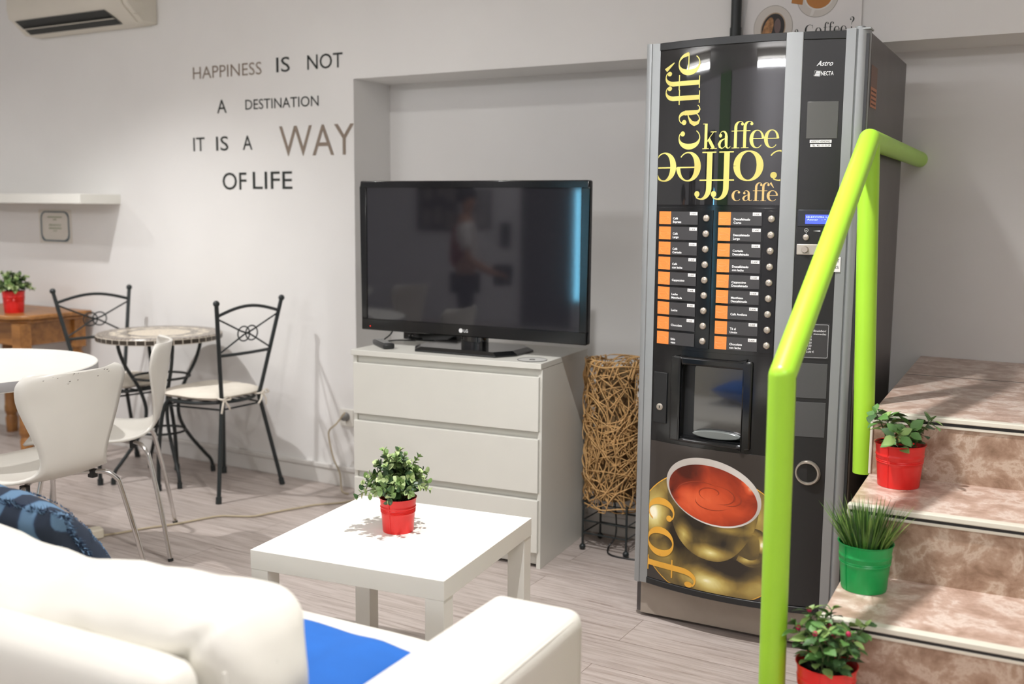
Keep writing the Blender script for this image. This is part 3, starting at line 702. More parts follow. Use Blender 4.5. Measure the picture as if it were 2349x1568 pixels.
b = MB(); fn = lambda x, z: (x, -.0082, z); zc = (Z0+ZS0)/2
b.add([fn(*p) for p in ell(-.030, zc, .0085, .0085, 24)], [tuple(range(24))]); put_text(b, 'LG', fn, -.017, zc-.006, .012, None, bold=.012)
b.build('logo', M['whiteprint'], t, smooth=0)
b = MB(); b.sphere((-.452, -.009, Z0+.016), .0018, 5); b.build('standby_light', mat('red_led', 'ff3020', .4, emit=1.5), t)
b = MB(); b.prism(roundrect(-.055, -.030, .055, .040, .03, 5), .016, Z0+.05, lambda x, y, z: (x, y+.045, z)); b.build('stand_neck', M['glass'], t)
base = [(-.225, -.04), (-.175, -.12), (.175, -.12), (.225, -.04), (.225, .10), (.18, .155), (-.18, .155), (-.225, .10)]
b = MB(); n = len(base); sc = lambda k: [(x*k, (y-.02)*k+.02) for x, y in base]
vs = [(x, y+.01, .0005) for x, y in base]+[(x, y+.01, .008) for x, y in base]+[(x, y+.01, .019) for x, y in sc(.9)]
b.add(vs, [tuple(range(n))[::-1], tuple(range(2*n, 3*n))]+[(r*n+i, r*n+(i+1) % n, (r+1)*n+(i+1) % n, (r+1)*n+i) for r in (0, 1) for i in range(n)])
b.build('stand_base', M['blackgloss'], t, smooth=0, bevel=.002)
b = MB(); b.tube(spl([(-.37, .05, Z0+.02), (-.40, .06, .035), (-.43, .05, .006), (-.40, .11, .005), (-.33, .14, .005)], 6), .003, 6); b.build('power_lead', M['blacksatin'], t)
# set-top box, remote, clear disc
t = thing('set_top_box', 'black set-top box lying on the chest behind the television', 'set-top box', (-2.45, -.165, CHH), CHR)
b = MB(); b.box(-.125, -.085, .004, .125, .075, .040); b.build('casing', M['blacksatin'], t, bevel=.003)
b = MB(); b.box(-.125, -.087, .006, .125, -.0845, .038); b.build('front_panel', M['blackgloss'], t, bevel=.001)
b = MB()
for x in (-.10, -.085): b.box(x, -.0885, .018, x+.006, -.0868, .022)
b.build('button', M['grey'], t, smooth=0)
b = MB()
for x in (-.10, .10): b.lathe([(.012, .005), (.012, 0)], 12, (x, -.05, 0), cap1=True)
b.build('foot', M['blacksatin'], t)
t = thing('remote_control', 'black remote control lying on the left of the white chest', 'remote control', (-2.507, -.478, CHH), math.atan2(-.6, .8))
b = MB(); b.prism(roundrect(-.085, -.023, .085, .023, .012), 0, .021, lambda x, y, z: (x, y, z+.0003)); b.build('body', M['blacksatin'], t, bevel=.005)
b = MB()
for i in range(8):
    for j in range(3): b.box(-.070+.017*i, -.016+.0115*j, .020, -.060+.017*i, -.0075+.0115*j, .0235)
b.build('buttons', M['grey'], t, bevel=.001)
t = thing('disc', 'clear disc lying flat on the right end of the white chest', 'disc', (-1.835, -.468, CHH))
b = MB(); b.lathe([(.012, .0006), (.054, .0006), (.0545, .0013), (.012, .0013)], 48); b.build('plate', mat('disc_face', 'd6d6d2', .15, spec=.7), t)
b = MB(); b.tube([(.054*math.cos(2*PI*k/48), .054*math.sin(2*PI*k/48), .0012) for k in range(48)], .0011, 5, closed=True); b.tube([(.010*math.cos(2*PI*k/20), .010*math.sin(2*PI*k/20), .0012) for k in range(20)], .0010, 5, closed=True); b.build('rim', M['dgrey'], t)

# ------------------------------------------------------------------ wicker floor lamp
t = thing('wicker_lamp', 'tall cylindrical lamp of tangled cane on a black wire stand', 'lamp', (-1.64, -.155, 0))
rnd = random.Random(21); LR, LZ0, LZ1 = .118, .185, .735
def cyl(th, z, r): return Vector((r*math.cos(th), r*math.sin(th), z))
b = MB(); b.lathe([(LR*.66, LZ0+.02), (LR*.66, LZ1-.03)], 24); b.build('inner_shade', M['shadecloth'], t)
b = MB()
for i in range(430):
    th0 = rnd.uniform(0, 2*PI); zc = rnd.uniform(LZ0+.02, LZ1-.02); L = rnd.uniform(.10, .34); tilt = rnd.uniform(0, PI); curv = rnd.choice((-1, 1))*rnd.uniform(1.0, 7.5)
    r = LR*rnd.uniform(.84, 1.05); pts = []; n = 16
    x = y = 0; a = tilt; pts2 = []
    for k in range(n):
        pts2.append((x, y)); x += math.cos(a)*L/n; y += math.sin(a)*L/n; a += curv*L/n*1.6
    mx = sum(p[0] for p in pts2)/n; my = sum(p[1] for p in pts2)/n
    for k, (x, y) in enumerate(pts2):
        z = min(LZ1+.012, max(LZ0-.015, zc+(y-my))); pts.append(cyl(th0+(x-mx)/LR, z, r*(1+.03*math.sin(k*.9+i))))
    b.tube(pts, rnd.uniform(.0017, .0025), 5, cap=False)
for z in (LZ0, LZ1-.004):
    b.tube([cyl(2*PI*k/40, z+.004*math.sin(5*2*PI*k/40), LR) for k in range(40)], .003, 5, closed=True)
for i in range(26):                             # canes pulled over the top edge
    th = rnd.uniform(0, 2*PI); b.tube(spl([cyl(th, LZ1-.05, LR*1.02), cyl(th+.2, LZ1+.008, LR*.97), cyl(th+.5, LZ1+.004, LR*.72), cyl(th+.8, LZ1-.03, LR*.68)], 5), .0026, 5, cap=False)
b.build('woven_cane', M['cane'], t, smooth=80, weld=False)
b = MB(); a_, c_ = .092, .080
for z in (.068, .118): b.tube([(-a_, -c_, z), (a_, -c_, z), (a_, c_, z), (-a_, c_, z)], .0035, 6, closed=True)
b.tube([(-a_, -c_, .19), (a_, -c_, .19), (a_, c_, .19), (-a_, c_, .19)], .0035, 6, closed=True); b.build('wire_frame', M['blackmetal'], t)
for x in (-a_, a_):
    for y in (-c_, c_):
        b = MB(); b.tube([(x, y, .02), (x, y, .20)], .0045, 8); b.sphere((x, y, .0125), .0125, 8); b.build('leg', M['blackmetal'], t)
b = MB(); b.tube(spl([(.0, .0, .22), (.015, -.005, .12), (.015, -.01, .05), (.0, -.04, .012), (.03, -.09, .004), (.10, -.10, .004), (.2, -.08, .004)], 6), .0035, 6); b.build('cord', M['blacksatin'], t)

# ------------------------------------------------------------------ coffee table
t = thing('coffee_table', 'low square white coffee table with a red potted plant on it', 'coffee table', (-1.313, -1.816, 0), .1292)
b = MB(); b.box(-.55, 0, .40, 0, .55, .45); b.build('tabletop', M['white_lam'], t, smooth=0, bevel=.0012)
for x in (-.549, -.051):
    for y in (.001, .499):
        b = MB(); b.box(x, y, 0, x+.05, y+.05, .3995); b.build('leg', M['white_lam'], t, smooth=0, bevel=.0012)

# ------------------------------------------------------------------ sofa
def soft_box(x0, y0, z0, x1, y1, z1, p=7, n=18, bulge=(0, 0, 0), nz=0.0, ns=6.0, seed=0, fn=None, rad=None):
    b = MB(); c = Vector(((x0+x1)/2, (y0+y1)/2, (z0+z1)/2)); h = Vector(((x1-x0)/2, (y1-y0)/2, (z1-z0)/2))
    for ax in range(3):
        for sg in (-1, 1):
            vs = []; fs = []
            for i in range(n+1):
                for j in range(n+1):
                    u, v = 2*i/n-1, 2*j/n-1; u = math.sin(u*PI/2)*.35+u*.65; v = math.sin(v*PI/2)*.35+v*.65
                    q = [0, 0, 0]; q[ax] = sg; q[(ax+1) % 3] = u; q[(ax+2) % 3] = v
                    nn = sum(abs(k)**p for k in q)**(1/p); P = Vector([k/nn for k in q])
                    w_ = Vector((P.x*h.x, P.y*h.y, P.z*h.z))
                    if rad:                       # true rounded box
                        R0 = Vector([q[k]*h[k] for k in range(3)]); I0 = Vector([max(-(h[k]-rad), min(h[k]-rad, R0[k])) for k in range(3)]); D0 = R0-I0
                        w_ = I0+D0.normalized()*rad; P = Vector([w_[k]/h[k] for k in range(3)])
                    w_.x += P.x*bulge[0]*(1-P.y**2)*(1-P.z**2); w_.y += P.y*bulge[1]*(1-P.x**2)*(1-P.z**2); w_.z += P.z*bulge[2]*(1-P.x**2)*(1-P.y**2)
                    W = c+w_
                    if nz: W += Vector(P).normalized()*nz*(mnoise.noise(W*ns+Vector((seed, 0, 0)))+.5*mnoise.noise(W*ns*2.3+Vector((0, seed, 0))))
                    if fn: W = fn(W, P)
                    vs.append(W)
            for i in range(n):
                for j in range(n): fs.append((i*(n+1)+j, (i+1)*(n+1)+j, (i+1)*(n+1)+j+1, i*(n+1)+j+1))
            b.add(vs, fs)
    return b
t = thing('sofa', 'white leather sofa in the foreground, seen from behind', 'sofa', (-.84, -2.025, 0), .047)
for x0, x1 in ((-.20, 0), (-1.80, -1.60)):
    b = soft_box(x0, -.86, .04, x1, 0, .555, rad=.030, n=26, bulge=(.004, .004, .004), nz=.0012, ns=8); o = b.build('arm', M['leather'], t, smooth=80, weld=True)
    b = MB(); s = .006
    b.tube(spl([(x1-.007, -.80, .5445), (x1-.006, -.4, .5445), (x1-.008, -.05, .543)], 6), .0022, 6); b.tube(spl([(x0+.007, -.80, .5445), (x0+.006, -.4, .5445), (x0+.008, -.05, .543)], 6), .0022, 6); b.build('seam', M['leather'], o)
b = soft_box(-1.60, -.80, .06, -.20, -.012, .25, p=14, n=12); b.build('base', M['leather'], t, smooth=80)
b = soft_box(-1.595, -.58, .245, -.205, .008, .425, p=10, n=20, bulge=(0, .006, .012), nz=.002, ns=7); b.build('seat_cushion', M['leather'], t, smooth=80)
b = soft_box(-1.60, -.80, .10, -.300, -.69, .668, rad=.045, n=30, bulge=(0, .012, .0), nz=.002, ns=6); b.build('back_frame', M['leather'], t, smooth=80)
def dip(W, P):                              # a sagging top ridge and a creased, squarish end
    if P.z > 0: W.z -= .030*math.exp(-((W.x+.80)/.20)**2)*P.z-.004-.022*max(0, min(1, (-W.x-.95)/.4))*P.z
    k = max(0, min(1, (W.x+.46)/.16))
    W.y += .010*math.sin(W.z*30)*k*(-1 if P.y < 0 else 1)*.6; W.x += .012*math.sin(W.z*24+.6)*k
    W.y += .010*k*math.exp(-((W.x+.40)/.018)**2)*(1 if P.y < -.3 else 0)
    for (cx, cz, ax, dp) in ((-.40, .60, 1.3, .026), (-.47, .575, .5, .022), (-.54, .62, -.5, .016)):
        dd = (W.z-cz)-ax*(W.x-cx); g = math.exp(-(dd/.018)**2)*math.exp(-((W.x-cx)/.07)**2)
        if P.y < -.2: W.y += dp*g
    return W
b = soft_box(-1.585, -.685, .40, -.288, -.455, .702, rad=.065, n=52, bulge=(.010, .030, .004), nz=.008, ns=7, seed=4, fn=dip); o = b.build('back_cushion', M['leather'], t, smooth=80)
b = MB()
b.tube(spl([(-.283, -.680, .45), (-.276, -.686, .50), (-.272, -.688, .58), (-.280, -.684, .64)], 6), .0035, 6); b.build('piping', M['leather'], o)
for x in (-1.7, -.10):
    for y in (-.76, -.08):
        b = MB(); b.lathe([(.022, .045), (.018, 0)], 14, (x, y, 0), cap1=True); b.build('leg', M['blacksatin'], t)

def pillow(W, H, T, n=22, seed=0, wr=.004, taper=0.0, spike=0.0):
    b = MB(); vs = []; fs = []
    for sg in (-1, 1):
        o = len(vs)
        for i in range(n+1):
            for j in range(n+1):
                u, v = 2*i/n-1, 2*j/n-1
                e = (max(0, 1-abs(u)**2.6)*max(0, 1-abs(v)**2.6))**.5
                x = u*W/2*(1-.07*(1-abs(v)**2)*abs(u)**3); y = v*H/2*(1-.07*(1-abs(u)**2)*abs(v)**3)
                k = (1+taper*v)*(1+spike*abs(u*v)**5); x *= k; y *= 1+spike*abs(u*v)**5
                z = sg*T/2*e+wr*e*mnoise.noise(Vector((x*14+seed, y*6, sg)))
                vs.append((x, y, z))
        for i in range(n):
            for j in range(n):
                q = (o+i*(n+1)+j, o+(i+1)*(n+1)+j, o+(i+1)*(n+1)+j+1, o+i*(n+1)+j+1); fs.append(q if sg > 0 else q[::-1])
    b.add(vs, fs); return b
o = pillow(.40, .42, .115, seed=2, wr=.012).build('throw_pillow', M['blue'], smooth=80)
o.location = (-1.235, -2.465, .474); o.rotation_euler = (math.radians(6), math.radians(3), math.radians(4))
tag(o, 'bright blue cushion on the sofa seat against the right arm', 'cushion')
def denim():
    m = ramp_mat('denim_patchwork', [(.36, '1e2a3c'), (.50, '26364e'), (.56, '4b6783'), (.75, '5a7894')], (1, 1, 1), 3.2, 3, .9, distort=5.0, tex='wave', bump=.3); return m
M['denim'] = denim(); M['denimfray'] = mat('frayed_denim', '5e7b96', .95, noise=.25, nscale=80); M['denimdark'] = mat('dark_frayed_denim', '22304a', .95, noise=.2, nscale=80)
R_ = Matrix.Rotation
t = thing('denim_pillow', 'frayed blue denim patchwork cushion at the left end of the sofa', 'cushion', (-2.125, -2.310, .545), 0)
t.rotation_euler = (math.radians(130), math.radians(4), math.radians(2))
pillow(.44, .38, .14, seed=9, wr=.014, taper=.16, spike=.10).build('cover', M['denim'], t, smooth=80)
b = MB(); rnd = random.Random(8)
def tuft(p, d, L, mi): 
    s = Vector((rnd.uniform(-1, 1), rnd.uniform(-1, 1), rnd.uniform(-1, 1))).normalized()*.0022
    p = Vector(p); b.add([p-s, p+s, p+Vector(d)*L], [(0, 1, 2)], mi)
for k in range(2600):
    u = rnd.uniform(-1, 1); side = rnd.randint(0, 3); x, y = ((u, 1), (u, -1), (1, u), (-1, u))[side]
    px, py = x*.23*(1-.07*(1-abs(y)**2)*abs(x)**3), y*.19*(1-.07*(1-abs(x)**2)*abs(y)**3)
    kk = (1+.16*y)*(1+.10*abs(x*y)**5); px *= kk*.957; py *= 1+.10*abs(x*y)**5
    tuft((px*.985, py*.985, rnd.uniform(-.006, .006)), (x*(abs(x) == 1)+rnd.uniform(-.6, .6), y*(abs(y) == 1)+rnd.uniform(-.6, .6), rnd.uniform(-.7, .7)), rnd.uniform(.005, .014), rnd.randint(0, 1))
for k in range(2200):                         # frayed seams across the faces
    c = rnd.choice((-.6, -.2, .15, .55)); u = rnd.uniform(-.92, .92); v = c+.12*math.sin(u*3)+rnd.uniform(-.02, .02)
    e = (max(0, 1-abs(u)**2.6)*max(0, 1-abs(v)**2.6))**.5; sg = rnd.choice((-1, 1))
    tuft((u*.22*(1+.16*v), v*.19, sg*(.070*e+.001)), (rnd.uniform(-.6, .6), rnd.uniform(-.6, 1), sg*rnd.uniform(.1, .5)), rnd.uniform(.004, .010), rnd.choice((0, 0, 1)))
b.build('fringe', [M['denimfray'], M['denimdark']], t, smooth=0, weld=False, recalc=False)

# ------------------------------------------------------------------ staircase
SR = math.radians(3.4)
t = thing('staircase', 'beige marbled tile staircase rising to the back wall at the right', 'staircase', (-.523, -1.265, 0), SR)
ST = [(-1.93, .118), (-1.62, .286), (-.31, .454)]
ST = [(-.94, .118), (-.625, .286), (-.312, .454), (0.0, .622), (.325, .790)]
XR = 1.30; zprev = 0.0
cS, sS = math.cos(SR), math.sin(SR)
def back_y(x): return (NY-.002+1.265-x*sS)/cS        # local y of the recess wall
for i, (y, z) in enumerate(ST):
    xr = XR
    b = MB(); b.box(.003, y+.006, zprev-(.03 if i else 0), xr, y+.025, z-.028); b.build('riser', M['tile'], t, smooth=0)
    b = MB()
    if i < 4: b.box(.003, y+.022, z-.026, xr, ST[i+1][0]+.012, z)
    else: b.prism([(.003, y+.022), (xr, y+.022), (xr, back_y(xr)), (.003, back_y(.003))], z-.026, z, lambda x, yy, zz: (x, yy, zz))
    b.build('tread', M['tread'], t, smooth=0)
    b = MB(); b.box(0, y-.004, z-.012, xr, y+.022, z+.0006); b.box(.0, y+.001, z-.028, xr, y+.010, z-.020)
    b.box(-.001, y+.001, zprev, .006, y+.020, z-.012); b.build('nosing', M['nosing'], t, smooth=0, bevel=.002)
    b = MB(); b.box(.012, y+.002, z-.021, xr, y+.012, z-.011); b.build('groove', M['blacksatin'], t, smooth=0)
    zprev = z
b = MB()
for i, (y, z) in enumerate(ST):
    yb = ST[i+1][0]+.02 if i < 4 else 1.25
    b.box(.0015, y+.012, 0, .06, yb, z-.02)
b.build('side_panel', M['tile'], t, smooth=0)
b = MB(); b.box(.006, 1.05, .7902, XR, 1.054, .7906); b.build('grout_line', M['dgrey'], t, smooth=0)

# ------------------------------------------------------------------ handrail
t = thing('handrail', 'lime green tubular handrail beside the stairs and vending machine', 'handrail', (-.58, -1.7, 0))
def W_(x, y, z): return (x+.58, y+1.7, z)
RR = .0275
E1 = (-.575, -1.69, .985); E2 = (-.600, -.862, 1.505); PW = (-.655, NY, 1.502)
b = MB(); b.tube([W_(-.572, -1.672, .0), W_(*E1)], RR, 28); b.build('front_post', M['lime'], t)
b = MB(); b.tube([W_(*E1), W_(*E2)], RR, 28); b.sphere(W_(*E1), RR*1.0, 14); b.sphere(W_(*E2), RR*1.0, 14); b.build('sloping_rail', M['lime'], t)
b = MB(); b.tube([W_(*E2), W_(*PW)], RR, 28); b.build('wall_rail', M['lime'], t)
b = MB(); b.tube([W_(-.577, -.835, .598), W_(-.600, -.862, 1.50)], RR, 28); b.build('rear_post', M['lime'], t)
b = MB(); b.lathe([(.045, 0), (.045, .004), (.03, .007)], 24, W_(-.572, -1.672, 0)); b.build('foot_flange', M['lime'], t)

# ------------------------------------------------------------------ plants on the stairs
t = pot_thing('leafy herb in a red pot on the upper stair, below the landing', (-.452, -1.02, .6226), .063, .110, M['red'], .45)
b = MB(); rnd = random.Random(4)
M['herb'] = mat('herb_green', '55803f', .5, noise=.2, nscale=30); M['herbd'] = mat('herb_dark_green', '3c5c33', .5, noise=.2, nscale=30); M['herbl'] = mat('herb_pale_green', '8aa860', .5, noise=.2, nscale=30)
HM = [M['herbd'], M['herb'], M['herbl'], M['stem'], mat('magenta_bud', 'b3184e', .5)]
def herb(b, R, H, stems, hgt, ls, rnd, spread, buds=0):
    for i in range(stems):
        a = i*2.39996+rnd.uniform(-.3, .3); q = math.sqrt((i+.5)/stems)
        root = Vector((math.cos(a)*R*.55*q, math.sin(a)*R*.55*q, H*.85)); hh = hgt*rnd.uniform(.6, 1.05)
        tip = root+Vector((math.cos(a)*spread*q, math.sin(a)*spread*q, hh)); P = spl([root, root.lerp(tip, .5)+Vector((rnd.uniform(-.01, .01), rnd.uniform(-.01, .01), .01)), tip], 5); b.tube(P, .0016, 5, 3, cap=False)
        k = 0
        for idx in range(2, len(P), 2):
            ax = (P[idx]-P[idx-1]).normalized(); sd = ax.orthogonal().normalized(); sd.rotate(Matrix.Rotation(k*PI/2+rnd.uniform(-.4, .4)+a, 3, ax)); k += 1
            for sg in (-1, 1):
                L = ls*rnd.uniform(.7, 1.15); d = sd*sg+ax*.45; st = P[idx]+d.normalized()*L*.25
                b.tube([P[idx], st], .0009, 4, 3, cap=False); leaf(b, st, d+Vector((0, 0, -.15)), L, L*.68, rnd.choice((0, 0, 1, 1, 2)), ax, .25, False)
        for sg in (-1, 1): leaf(b, tip, Vector((sg*rnd.uniform(.2, .8), rnd.uniform(-.5, .5), .7)), ls*.6, ls*.4, rnd.choice((1, 2)), Vector((0, 0, 1)), .25, False)
        if buds and i % 3 == 0: b.sphere(tip+Vector((0, 0, .004)), .0055, 6, 4)
herb(b, .063, .110, 8, .088, .036, rnd, .050)
b.build('foliage', HM, t, smooth=50, weld=False, recalc=False)

t = pot_thing('grassy plant in a green pot on the stair', (-.460, -1.352, .4546), .0625, .110, M['green'], .15)
b = MB(); rnd = random.Random(12)
for k in range(430):
    a = rnd.uniform(0, 2*PI); q = math.sqrt(rnd.random()); root = Vector((math.cos(a)*.045*q, math.sin(a)*.045*q, .092)); lean = q*rnd.uniform(.35, 1.0); L = rnd.uniform(.065, .125)
    d = Vector((math.cos(a)*lean*.62, math.sin(a)*lean*.62, 1)).normalized(); side = Vector((-math.sin(a+rnd.uniform(-1, 1)), math.cos(a), 0)).normalized()*rnd.uniform(.0013, .0024)
    droop = Vector((math.cos(a), math.sin(a), -.6))*lean*.016; vs = []
    for i, tt in enumerate((0, .35, .7, 1.0)):
        c = root+d*L*tt+droop*tt*tt; ww = (1, .9, .6, .05)[i]; vs += [c-side*ww, c+side*ww]
    b.add(vs, [(0, 1, 3, 2), (2, 3, 5, 4), (4, 5, 7, 6)], rnd.choice((0, 0, 1, 1, 2)))
b.build('grass_blades', [mat('grass_dark', '375a2a', .5, noise=.15), mat('grass_mid', '5f8a3a', .5, noise=.15), mat('grass_light', '93b45c', .5, noise=.15)], t, smooth=50, weld=False, recalc=False)

t = pot_thing('bushy plant with pink buds in a red pot on the lowest visible stair', (-.463, -1.672, .2866), .063, .110, M['red'], .8)
b = MB(); rnd = random.Random(15); herb(b, .063, .110, 17, .105, .032, rnd, .045, buds=1)
b.build('foliage', HM, t, smooth=50, weld=False, recalc=False)
# ------------------------------------------------------------------ vending machine (local frame: x -0.65..0 across, y 0..0.73 deep)
VH, VD = 1.81, .728
vm = thing('vending_machine', 'tall black and silver coffee vending machine beside the stairs', 'vending machine', (-.639, -.734, 0), .0408)
def yf(x):
    x = min(max(x, -.605), -.04); return -.045*(1-((x+.3225)/.2825)**2)
def P3(x, z, off=0.0): return (x, yf(x)-off, z)
def slab(b, x0, x1, z0, z1, off, back=None, mi=0, n=None, thick=None):
    n = n or max(2, int((x1-x0)/.02)); vs = []
    for k in range(n+1):
        x = x0+(x1-x0)*k/n; yb = back if back is not None else yf(x)-off+thick
        vs += [(x, yf(x)-off, z0), (x, yf(x)-off, z1), (x, yb, z1), (x, yb, z0)]
    fs = []
    for k in range(n):
        a, c = 4*k, 4*k+4; fs += [(a, c, c+1, a+1), (a+1, c+1, c+2, a+2), (a+2, c+2, c+3, a+3), (a+3, c+3, c, a)]
    fs += [(0, 1, 2, 3), (4*n+3, 4*n+2, 4*n+1, 4*n)]
    b.add(vs, fs, mi)
def fill(b, poly, off, mi=0, x0=-9, x1=9, z0=-9, z1=9, n=30):
    """fill a simple outline with upright strips that follow the curved door"""
    lo = max(x0, min(p[0] for p in poly)); hi = min(x1, max(p[0] for p in poly)); vs = []; m = len(poly)
    for k in range(n+1):
        q = k/n; q = .5-.5*math.cos(q*PI) if lo > x0 and hi < x1 else q
        x = lo+(hi-lo)*min(max(q, 1e-4), 1-1e-4); zz = []
        for i in range(m):
            a, c = poly[i], poly[(i+1) % m]
            if (a[0]-x)*(c[0]-x) <= 0 and a[0] != c[0]: zz.append(a[1]+(c[1]-a[1])*(x-a[0])/(c[0]-a[0]))
        if not zz: zz = [0, 0]
        vs += [P3(x, min(max(min(zz), z0), z1), off), P3(x, min(max(max(zz), z0), z1), off)]
    b.add(vs, [(2*k, 2*k+2, 2*k+3, 2*k+1) for k in range(n)], mi)
# cabinet
b = MB(); b.box(-.65, .034, .015, 0, VD, VH-.004); b.build('cabinet', M['cabinet'], vm, smooth=0, bevel=.003)
b = MB(); b.box(-.635, .030, .012, -.004, .05, .132); b.build('kick_plate', M['kick'], vm, smooth=0, bevel=.001)
for x in (-.60, -.05):
    for y in (.10, .66):
        b = MB(); b.lathe([(.02, .02), (.02, 0)], 14, (x, y, 0), cap1=True); b.build('foot', M['blacksatin'], vm)
b = MB(); b.box(-.648, .006, .14, -.002, .036, VH-.01); b.build('hinge_gap', M['blacksatin'], vm, smooth=0)
# door core with the cup opening left free
HX0, HX1, HZ0, HZ1 = -.500, -.297, .622, .848
b = MB()
slab(b, -.605, HX0, .134, VH-.001, 0, .025); slab(b, HX1, -.062, .134, VH-.001, 0, .025); slab(b, HX0, HX1, .134, HZ0, 0, .025); slab(b, HX0, HX1, HZ1, VH-.001, 0, .025)
b.build('door', M['blackgloss'], vm, smooth=40)
b = MB(); slab(b, -.605, -.062, .1275, .1475, .006, .02); b.build('door_lip', M['blacksatin'], vm, bevel=.002)
b = MB(); slab(b, -.605, -.2175, 1.788, VH, .003, 0); slab(b, -.1712, -.061, 1.788, VH, .003, 0); b.build('top_strip', M['blacksatin'], vm, bevel=.002)
# silver uprights
b = MB(); prof = [(-.603, -.002), (-.628, -.002), (-.630, -.006), (-.640, -.005), (-.647, .000), (-.650, .008), (-.650, .03), (-.603, .03)]
b.prism(prof, .127, VH, lambda x, y, z: (x, y, z)); b.build('silver_upright', M['silver'], vm, smooth=30)
b = MB(); slab(b, -.2175, -.1712, .148, VH, .005, 0); b.build('silver_upright', M['silver'], vm, bevel=.002)
arc = [(-.030+.030*math.cos(math.radians(a)), .030+.032*math.sin(math.radians(a))) for a in range(0, -91, -10)]
prof = [(-.061, .03), (-.061, -.0095), (-.036, -.0045), (-.033, .001)]+[(x, y) for x, y in reversed(arc)]
b = MB(); b.prism(prof, .127, VH+.004, lambda x, y, z: (x, y, z)); b.build('silver_upright', M['silver'], vm, smooth=30)
# right hand panel
b = MB(); slab(b, -.1712, -.061, .149, 1.787, .002, 0); b.build('control_panel', M['panel'], vm, bevel=.001)
# upper glass with lettering
b = MB(); slab(b, -.6015, -.2178, 1.330, 1.786, .002, thick=.0018)
o = b.build('glass_panel', M['glass'], vm, smooth=40)
b = MB(); LO = .0026; CL = lambda x: min(max(x, -.6008), -.2188)
s = .0695; z = 1.4926; kz = (1.7743-1.4926)/((.9+.98+.62+.62+.95)*s)
for ch in 'caffè':
    z0 = z; z += put_glyph(b, ch, lambda gx, gy: P3(-.4614-.009*((z0-1.4926)/.28)-gy*s*(1.0 if gy <= 1 else 1.0+.06*(gy-1)), z0+gx*s*kz, LO))*s*kz
s = .0505; x = -.4534; kx = .2262/((1.04+.98+1.24+1.9)*s)
for ch in 'kaffee':
    xx0 = x; x += put_glyph(b, ch, lambda gx, gy: P3(xx0+gx*s*kx, 1.4925+min(gy, 1)*s+max(0, gy-1)*s*.86, LO))*s*kx
s = .0848                                   # coffee, upside down, cut by the panel edges
for ch, cx_, adv in (('c', -.222, .9), ('o', -.3095, 1.0), ('f', -.3770, .62), ('f', -.4300, .62), ('e', -.4965, .95), ('e', -.578, .95)):
    put_glyph(b, ch, lambda gx, gy: P3(CL(cx_-(gx-(.48 if ch != 'f' else .32))*s), 1.4848-min(gy, 1)*s-max(0, gy-1)*s*1.08, LO))
b.build('gold_lettering', M['goldl'], o, smooth=0, weld=False, recalc=False)
b = MB(); s = .0300; x = -.3575; kx = .1336/((.9+.98+1.24+.95)*s)
for ch in 'caffè':
    xx0 = x; x += put_glyph(b, ch, lambda gx, gy: P3(xx0+gx*s*kx, 1.342+min(gy, 1)*s+max(0, gy-1)*s*1.25, LO))*s*kx
b.build('tan_lettering', M['tanl'], o, smooth=0, weld=False, recalc=False)
# selection field
b = MB(); slab(b, -.6015, -.2178, .892, 1.322, .0010, thick=.001); slab(b, -.4555, -.4120, .902, 1.314, .0042, thick=.004); slab(b, -.2600, -.2195, .902, 1.314, .0042, thick=.004)
b.build('selection_panel', M['blackgloss'], vm, bevel=.001)
LEFT = ['Café|Express', 'Café|Largo', 'Café|Cortado', 'Café|con leche', 'Cappuccino', 'Leche|Manchada', 'Leche', 'Chocolate', 'Sólo|vaso']
RIGHT = ['Descafeinado|Corto', 'Descafeinado|Largo', 'Cortado|Descafeinado', 'Descafeinado|con leche', 'Cappuccino|Descafeinado', 'Manthiato|Descafeinado', 'Café Avellana', 'Té al|Limón', 'Chocolate|con leche']
LABM = [M['labelgrey'], M['orange'], M['orangeline'], M['whiteprint'], M['paper'], M['inkblack']]
def sel_label(x0, x1, zt, body, price=True):
    b = MB(); H = .0385; w_ = .0415 if x0 < -.5 else .0375
    slab(b, x0, x1, zt-H, zt, .0030, thick=.0022, mi=0); slab(b, x0, x0+w_, zt-H, zt, .0034, thick=.002, mi=1)
    cx_, cz_ = x0+w_*.42, zt-H*.55            # faint cup drawing
    b.tube([P3(px, pz, .0035) for px, pz in ell(cx_, cz_+.004, .0125, .004, 16)], .0004, 4, 2, closed=True)
    b.tube([P3(px, pz, .0035) for px, pz in ell(cx_, cz_+.004, .0125, .015, 12, a0=180, a1=360)], .0004, 4, 2)
    b.tube([P3(px, pz, .0035) for px, pz in ell(cx_+.0145, cz_-.001, .005, .0045, 10, a0=-120, a1=130)], .0004, 4, 2)
    ls = body.split('|'); fn = lambda x, z: P3(x, z, .0034); tx = x0+w_+(.0075 if x0 < -.5 else .009)
    for k, l in enumerate(ls): put_text(b, l, fn, tx, zt-(.0238 if len(ls) == 2 else .0265)-.0102*k, .0066, None, 3, bold=.022)
    if price:
        slab(b, x1-.0265, x1-.002, zt-.0105, zt-.0012, .0036, thick=.002, mi=4); put_text(b, '0,40€', lambda x, z: P3(x, z, .0039), x1-.0235, zt-.0088, .0052, None, 5)
    b.build('drink_label', LABM, vm, smooth=0, weld=False, recalc=False)
